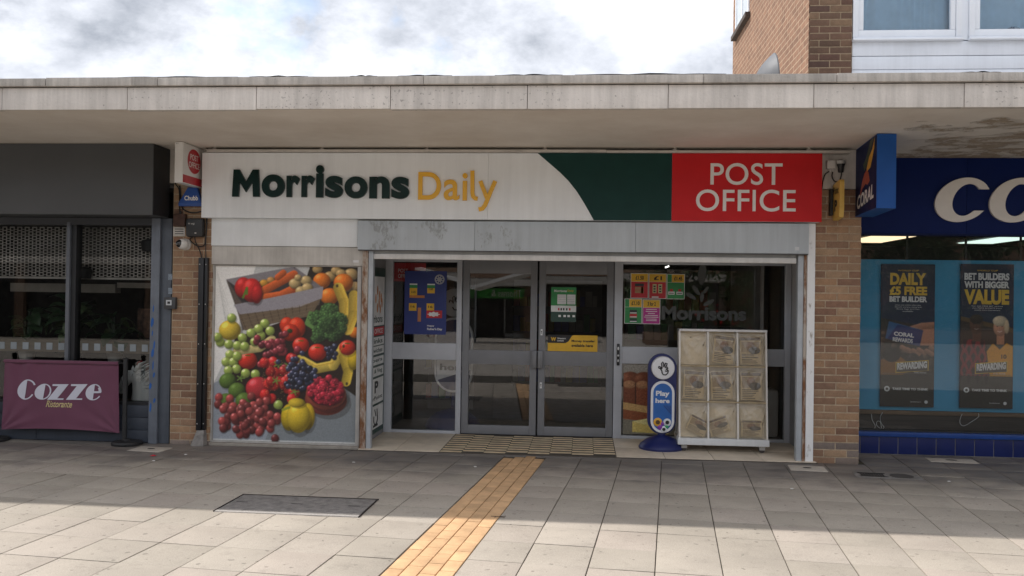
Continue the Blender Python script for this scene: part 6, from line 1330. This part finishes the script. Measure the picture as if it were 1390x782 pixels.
for kind, (l, t_, r, b_, lab) in enumerate(((1196, 359, 1268, 552, 'left tall betting poster with a hand holding a blue card'), (1304, 359, 1375, 554, 'right tall betting poster with two football supporters'))):
    q = rect(l, t_, r, b_, YC); x0, x1, z0, z1 = q
    t = thing('betting_poster', lab, 'poster', ((x0+x1)/2, YC, z0), 'tall betting posters')
    print_sheet('printed_picture', bet_poster(kind), (x0, YC, z0), (1, 0, 0), (0, 0, 1), x1-x0, z1-z0, t, gain=1.6)
    B('foam_board', mat('foam_dark', (.03, .035, .05), .6), t, (x0-.004, x1+.004, YC+.001, YC+.012, z0-.003, z1+.003))
    T = lambda st, u0, u1, v0, v1, m, **k: text(st, x0+(x1-x0)*u0, x0+(x1-x0)*u1, z0+(z1-z0)*v0, z0+(z1-z0)*v1, YC-.0025, m, t, **k)
    T('WORLD CUP', .30, .70, .952, .962, GOLD, offset=.02)
    if kind == 0: T('DAILY', .16, .84, .855, .94, GOLD, offset=.05); T('£5 FREE', .15, .86, .782, .845, GOLD, offset=.05); T('BET BUILDER', .15, .86, .735, .775, PGR, offset=.05); T('place one online when you', .26, .74, .708, .718, PGR); T('deposit and pay along with', .25, .76, .694, .704, PGR); T('three legs and bet', .28, .72, .680, .690, PGR); T('available', .40, .60, .666, .675, PGR)
    else: T('BET BUILDERS', .06, .92, .89, .94, PGR, offset=.05); T('WITH BIGGER', .06, .92, .835, .882, PGR, offset=.05); T('VALUE', .06, .92, .72, .825, GOLD, offset=.055); T('Get daily FREE BET options', .20, .80, .703, .713, PGR); T('plus PRICE BOOSTS every', .22, .78, .689, .699, PGR); T('weekly local tournament', .25, .75, .675, .685, PGR)
    bx = (x0+(x1-x0)*.28, x0+(x1-x0)*.90, z0+(z1-z0)*.235, z0+(z1-z0)*.31)
    fr2 = MB(); fr2.add([(bx[0], YC-.0012, bx[2]), (bx[1], YC-.0012, bx[2]+.03), (bx[1], YC-.0012, bx[3]+.03), (bx[0], YC-.0012, bx[3])], [(0, 1, 2, 3)]).build('tag_frame', GOLD, t)
    MB().add([(bx[0]+.008, YC-.0018, bx[2]+.009), (bx[1]-.008, YC-.0018, bx[2]+.022+.009), (bx[1]-.008, YC-.0018, bx[3]+.022), (bx[0]+.008, YC-.0018, bx[3]-.008)], [(0, 1, 2, 3)]).build('tag_field', PDK, t)
    o = T('REWARDING', .31, .87, .255, .305, PGR, offset=.05)
    for v in o.data.vertices: v.co.z += .03*(v.co.x-bx[0])/(bx[1]-bx[0])
    T('THE FANS', .62, .86, .236, .246, PGR)
    if kind == 0:
        o = T('CORAL', .24, .62, .505, .535, PGR, offset=.05); o2 = T('REWARDS', .22, .60, .465, .495, PGR, offset=.05)
        for oo in (o, o2):
            for v in oo.data.vertices: v.co.z -= .05*(v.co.x-x0)/(x1-x0)
    else: T('10', .78, .88, .345, .375, INK, offset=.03)
    T('TAKE TIME TO THINK', .22, .90, .115, .132, PGR, offset=.05); c = (x0+(x1-x0)*.12, z0+(z1-z0)*.123)
    MB().lathe([(.03, 0), (.03, -.0005)], (c[0], YC-.0015, c[1]), 20, 'y').build('roundel', PGR, t); MB().lathe([(.014, 0), (.014, -.0005)], (c[0], YC-.0025, c[1]), 14, 'y').build('roundel_centre', PDK, t)
    MB().lathe([(.018, 0), (.018, -.0005)], (x0+(x1-x0)*.86, YC-.0015, z0+(z1-z0)*.035), 16, 'y').build('roundel', PGR, t); T('GambleAware', .56, .76, .031, .040, PGR)
# big fascia letters C O R A L (the last three run out of frame)
LC = mat('letter_cream', (.80, .76, .71), .4, var=.05); x0, x1, z0, z1 = rect(1270, 241, 1344, 301.5, .49); Wc, Hc = x1-x0, z1-z0
def ring_letter(ox, gap, ix=.57, irx=.25, iry=.36):
    mb = MB(); A0, A1 = (math.radians(38), math.radians(322)) if gap else (0, 2*math.pi); n = 56; vs = []
    for y in (.49, .5195):
        for i in range(n+1):
            a = A0+(A1-A0)*i/n
            for (cx, rx, ry) in ((.5, .5, .5), (ix, irx, iry)):
                X = cx+rx*math.cos(a); Z = .5+ry*math.sin(a)
                if gap and i in (0, n): X = .94 if cx == .5 else .765; Z = (.74 if i == 0 else .26) if cx == .5 else (.74 if i == 0 else .26)
                vs.append((ox+Wc*(X+.20*(Z-.5)), y, z0+Hc*Z))
    m_ = 2*(n+1); fs = []
    for i in range(n): fs += [(2*i, 2*i+1, 2*i+3, 2*i+2), (m_+2*i, m_+2*i+2, m_+2*i+3, m_+2*i+1), (2*i, 2*i+2, m_+2*i+2, m_+2*i), (2*i+1, m_+2*i+1, m_+2*i+3, 2*i+3)]
    fs += [(0, m_, m_+1, 1), (2*n, 2*n+1, m_+2*n+1, m_+2*n)]; mb.add(vs, fs).build('letter', LC, cf)
ring_letter(x0, True); ring_letter(x0+Wc*1.0, False, .52, .23, .36)
for k, ch in enumerate('RAL'): me = glyph_mesh(ch, offset=.06, shear=.2, extrude=.05); fit_mesh(me, (x0+Wc*(2.06+1.02*k), .52, z0), (1, 0, 0), (0, 0, 1), Wc*.95, Hc, .03, LC, 'letter', cf)

# ================================================================== INSIDE THE SUPERMARKET
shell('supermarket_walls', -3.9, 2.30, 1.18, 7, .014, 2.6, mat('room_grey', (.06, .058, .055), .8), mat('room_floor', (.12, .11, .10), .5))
tag(B('inner_partition', mat('partition_pale', (.30, .28, .26), .7), None, (2.03, 2.07, 1.3, 3.4, .02, 2.5)), 'pale partition inside the right end of the shop window', 'partition')
def shelf_unit(x0, x1, y, label, seed):
    r = random.Random(seed); t = thing('shelf_unit', label, 'shelves', ((x0+x1)/2, y, .015))
    B('back', mat('shelf_grey', (.16, .16, .16), .6), t, (x0, x1, y+.3, y+.33, .015, 1.9))
    pk = [mat('pk%d' % k, c, .5) for k, c in enumerate(((.3, .05, .04), (.05, .2, .08), (.35, .28, .06), (.08, .1, .3), (.3, .3, .28)))]; mbs = [MB() for _ in pk]
    for z in (.2, .62, 1.04, 1.46): 
        B('shelf', MATS['shelf_grey'], t, (x0, x1, y, y+.3, z-.025, z)); x = x0+.02
        while x < x1-.12: w = r.uniform(.06, .12); mbs[r.randrange(5)].box(x, x+w, y+.03, y+.2, z, z+r.uniform(.15, .3)); x += w+.012
    for m_, mb in zip(pk, mbs): stuff(mb.build('packets', m_, t))
shelf_unit(-2.2, -1.55, 3.0, 'dim shelves of goods inside the left shop window', 1); shelf_unit(.6, 1.9, 3.4, 'dim shelves of goods inside the right shop window', 2); shelf_unit(-1.2, .3, 5.6, 'dim shelves of goods at the back of the shop behind the doors', 3)
wr_ = tag(B('white_drum', mat('drum_white', (.42, .41, .39), .5), None, (2.09, 2.28, 1.4, 1.7, .02, .58), b=.05), 'white container inside the window behind the newspaper stand', 'container')
c = at(905, 362, 2.4); t = thing('strip_light', 'small lit strip light inside the right shop window', 'strip light', (c.x, 2.4, c.z)); MB().tube([(c.x-.02, 2.4, c.z-.012), (c.x+.03, 2.4, c.z+.008)], .01, 8).build('tube', emit_mat('tube_white', (1, .97, .9), 1.2), t)
mk = thing('aisle_sign', 'dim aisle sign reading Milk above the upper price posters', 'sign', (at(911, 368, 2.0).x, 2.0, 2.0)); x0, x1, z0, z1 = rect(850, 364, 935, 373, 2.0); B('board', mat('aisle_dark', (.03, .03, .03), .6), mk, (x0, x1, 2.0, 2.02, z0, z1)); x0, x1, z0, z1 = rect(906, 365.5, 916, 370, 1.998); text('Milk', x0, x1, z0, z1, 1.997, MATS['label_pale'], mk, offset=.02)

# ================================================================== ACROSS THE PRECINCT (mirrored in the glass)
op = thing('opposite_parade', 'brick shop parade with pale canopy across the precinct seen mirrored in the glass', 'building', (-18, -42, 0))
B('upper_wall', brick_wall_mat('opposite_brick', (.30, .18, .12), (.24, .14, .09), (.4, .3, .22), 'x'), op, (-60, 8, -50, -42, 3.6, 8))
B('canopy_slab', mat('opposite_concrete', (.5, .47, .43), .8), op, (-60, 8, -42, -39.4, 3.05, 3.45)); B('shop_wall', mat('opposite_dark', (.07, .06, .055), .7, var=.3), op, (-60, 8, -43, -42, 0, 3.6))
# the green fascia appears in the left door: find its place by mirroring the sight line in the leaf
def mirror_x(px, Yw, yaw=0.0):
    a = at(px, 405, 1.14); d = Vector((a.x-CAMX, a.y-CAMY)).normalized(); n2 = Vector((math.sin(R(yaw)), -math.cos(R(yaw)))); d2 = d-2*d.dot(n2)*n2; t = (Yw-1.14)/d2.y; return a.x+d2.x*t
gx0, gx1 = mirror_x(645, -41.8, .25), mirror_x(709, -41.8, .25); gx0, gx1 = min(gx0, gx1), max(gx0, gx1)
gs_ = B('green_fascia', mat('fascia_green', (.09, .50, .09), .5), op, (gx0-1.5, gx1, -41.98, -41.85, 2.35, 2.95))
me = glyph_mesh('Thomas &', offset=.01); fit_mesh(me, (gx1-.8, -41.84, 2.45), (-1, 0, 0), (0, 0, 1), gx1-gx0-1.0, .42, 0, mat('opp_white', (.85, .85, .83), .5), 'lettering', op)
B('shop_door', mat('opp_frame', (.4, .39, .37), .5), op, (gx0+1.0, gx0+1.08, -41.95, -41.9, 0, 2.3), (gx1-.3, gx1-.2, -41.95, -41.9, 0, 2.3), (gx0+1.0, gx1-.2, -41.95, -41.9, .0, .25))
B('pilaster', mat('opp_brick_post', (.25, .16, .11), .8), op, (gx1+.2, gx1+.6, -42, -41.6, 0, 3.05), (gx0-2.2, gx0-1.7, -42, -41.6, 0, 3.05))
B('pale_stall', MATS['opposite_concrete'], op, (-38, -20, -41.9, -41.7, 1.9, 2.3), (-38, -20, -41.95, -41.9, .1, .5)); B('shop_glass', mat('opp_glass', (.02, .02, .022), .1), op, (-38, -20, -41.96, -41.92, .5, 1.9))
for x in range(-58, 8, 6): B('shop_pier', MATS['opp_brick_post'], op, (x, x+.4, -42, -41.7, 0, 3.05))
def tree(x, y, h, label, seed, dark=1.0):
    r = random.Random(seed); t = thing('street_tree', label, 'tree', (x, y, 0), 'trees across the precinct'); bk = mat('bark', (.10, .08, .06), .9, var=.3)
    MB().tube([(x, y, 0), (x+.1, y, h*.25), (x, y+.1, h*.5), (x+.1, y, h*.75)], [.22, .18, .13, .05], 10).tube([(x+.05, y, h*.35), (x+1, y+.3, h*.6)], [.09, .03], 8).tube([(x+.05, y, h*.4), (x-1, y-.3, h*.62)], [.09, .03], 8).tube([(x, y, h*.45), (x+.2, y-1, h*.66)], [.08, .03], 8).build('trunk', bk, t, True)
    mb = MB(); cl_ = [(x+r.uniform(-.30, .30)*h, y+r.uniform(-.30, .30)*h, h*r.uniform(.22, .95), r.uniform(.09, .17)*h) for _ in range(22)]
    for k in range(4200):
        cx, cy, cz, cr_ = cl_[k % 22]; d = Vector((r.gauss(0, 1), r.gauss(0, 1), r.gauss(0, .8))).normalized()*cr_*r.uniform(.5, 1.08); p = Vector((cx, cy, cz))+d
        a = Vector((r.gauss(0, 1), r.gauss(0, 1), r.gauss(0, 1))).normalized(); b_ = a.orthogonal().normalized(); s_ = r.uniform(.07, .16); mb.add([p-a*s_, p+b_*s_*.5, p+a*s_, p-b_*s_*.5], [(0, 1, 2, 3)])
    stuff(mb.build('crown', mat('tree_leaf', (.07, .11, .035), .6, var=.4, scale=3), t))
for k, (x, y, h) in enumerate(((4.2, -30, 6), (8.5, -31, 6.5), (13, -28, 7), (17.5, -31, 6.5), (22, -29, 7), (27, -31, 7))):
    tree(x, y, h, '%s tree across the precinct counting from the shops, mirrored in the right windows' % ('first', 'second', 'third', 'fourth', 'fifth', 'sixth')[k], 20+k)
# far terrace closing the view behind the trees
ot = thing('far_terrace', 'plain brick terrace behind the mirrored trees', 'building', (30, -48, 0)); B('wall', MATS['opposite_brick'], ot, (9, 70, -50, -46, 0, 7)); B('canopy_slab', MATS['opposite_concrete'], ot, (9, 70, -46, -44, 3.0, 3.3))

mh_ = thing('added_hall', 'dark glazed hall across the precinct mirrored in the restaurant windows', 'building', (-28, -22, 0))  # added out of view so the restaurant glass mirrors a dark wall
B('wall', mat('hall_dark', (.03, .028, .026), .6, var=.3), mh_, (-60, -13.5, -30, -22, 0, 7)); B('canopy_slab', MATS['opposite_concrete'], mh_, (-60, -13.5, -21.99, -21, 2.7, 2.95))
for x in range(-56, -14, 5): B('pier', MATS['opp_brick_post'], mh_, (x, x+.35, -21.99, -21.8, 0, 2.7))
B('name_board', mat('hall_sign', (.05, .05, .05), .6), mh_, (-30, -16, -21.99, -21.9, 2.0, 2.55))
pt_ = thing('raised_planter', 'long brick planter of dense shrubs under the mirrored trees', 'planter', (14, -26, 0))
B('planter_wall', MATS['opp_brick_post'], pt_, (2.5, 30, -27, -26.9, 0, .5), (2.5, 30, -25.1, -25, 0, .5), b=.01)
r = random.Random(77); mb = MB(); mr = MB()
for k in range(16000):
    x = r.uniform(2.5, 30); z = .4+1.5*abs(math.sin(x*.9)+.5*math.sin(x*2.3))*.5*r.random()**.5+.5*r.random(); p = Vector((x, r.uniform(-26.9, -25.0), z))
    a = Vector((r.gauss(0, 1), r.gauss(0, 1), r.gauss(0, 1))).normalized(); b_ = a.orthogonal().normalized(); s_ = r.uniform(.05, .11)
    (mr if (4.5 < x < 8 and r.random() < .12) else mb).add([p-a*s_, p+b_*s_*.5, p+a*s_, p-b_*s_*.5], [(0, 1, 2, 3)])
stuff(mb.build('shrubs', mat('shrub_leaf', (.05, .08, .025), .6, var=.4, scale=3), pt_)); stuff(mr.build('red_flowers', mat('flower_red', (.5, .02, .02), .6), pt_))

# butterfly-roofed shelter whose pale edge is mirrored across the left window and the doors
vs_ = thing('precinct_shelter', 'shelter with pale V shaped roof edge mirrored in the doors', 'shelter', (-2, -30, 0))
Xv = [mirror_x(px, -30) for px in (560, 632, 740)]; Zv = [3.25, 2.55, 3.7]
vm = mat('shelter_white', (.78, .77, .75), .6)
for (xa, za), (xb, zb2) in zip(zip(Xv[:-1], Zv[:-1]), zip(Xv[1:], Zv[1:])):
    MB().add([(xa, -30, za), (xb, -30, zb2), (xb, -30, zb2+.16), (xa, -30, za+.16), (xa, -33, za), (xb, -33, zb2), (xb, -33, zb2+.16), (xa, -33, za+.16)], [(0, 1, 2, 3), (4, 7, 6, 5), (0, 4, 5, 1), (3, 2, 6, 7), (0, 3, 7, 4), (1, 5, 6, 2)]).build('roof_plane', vm, vs_)
for x in (Xv[0]*.8+Xv[1]*.2, Xv[1], Xv[2]*.8+Xv[1]*.2): MB().tube([(x, -31.5, 0), (x, -31.5, 2.7)], .06, 10).build('post', mat('galvanised', (.35, .37, .39), .45), vs_, True)
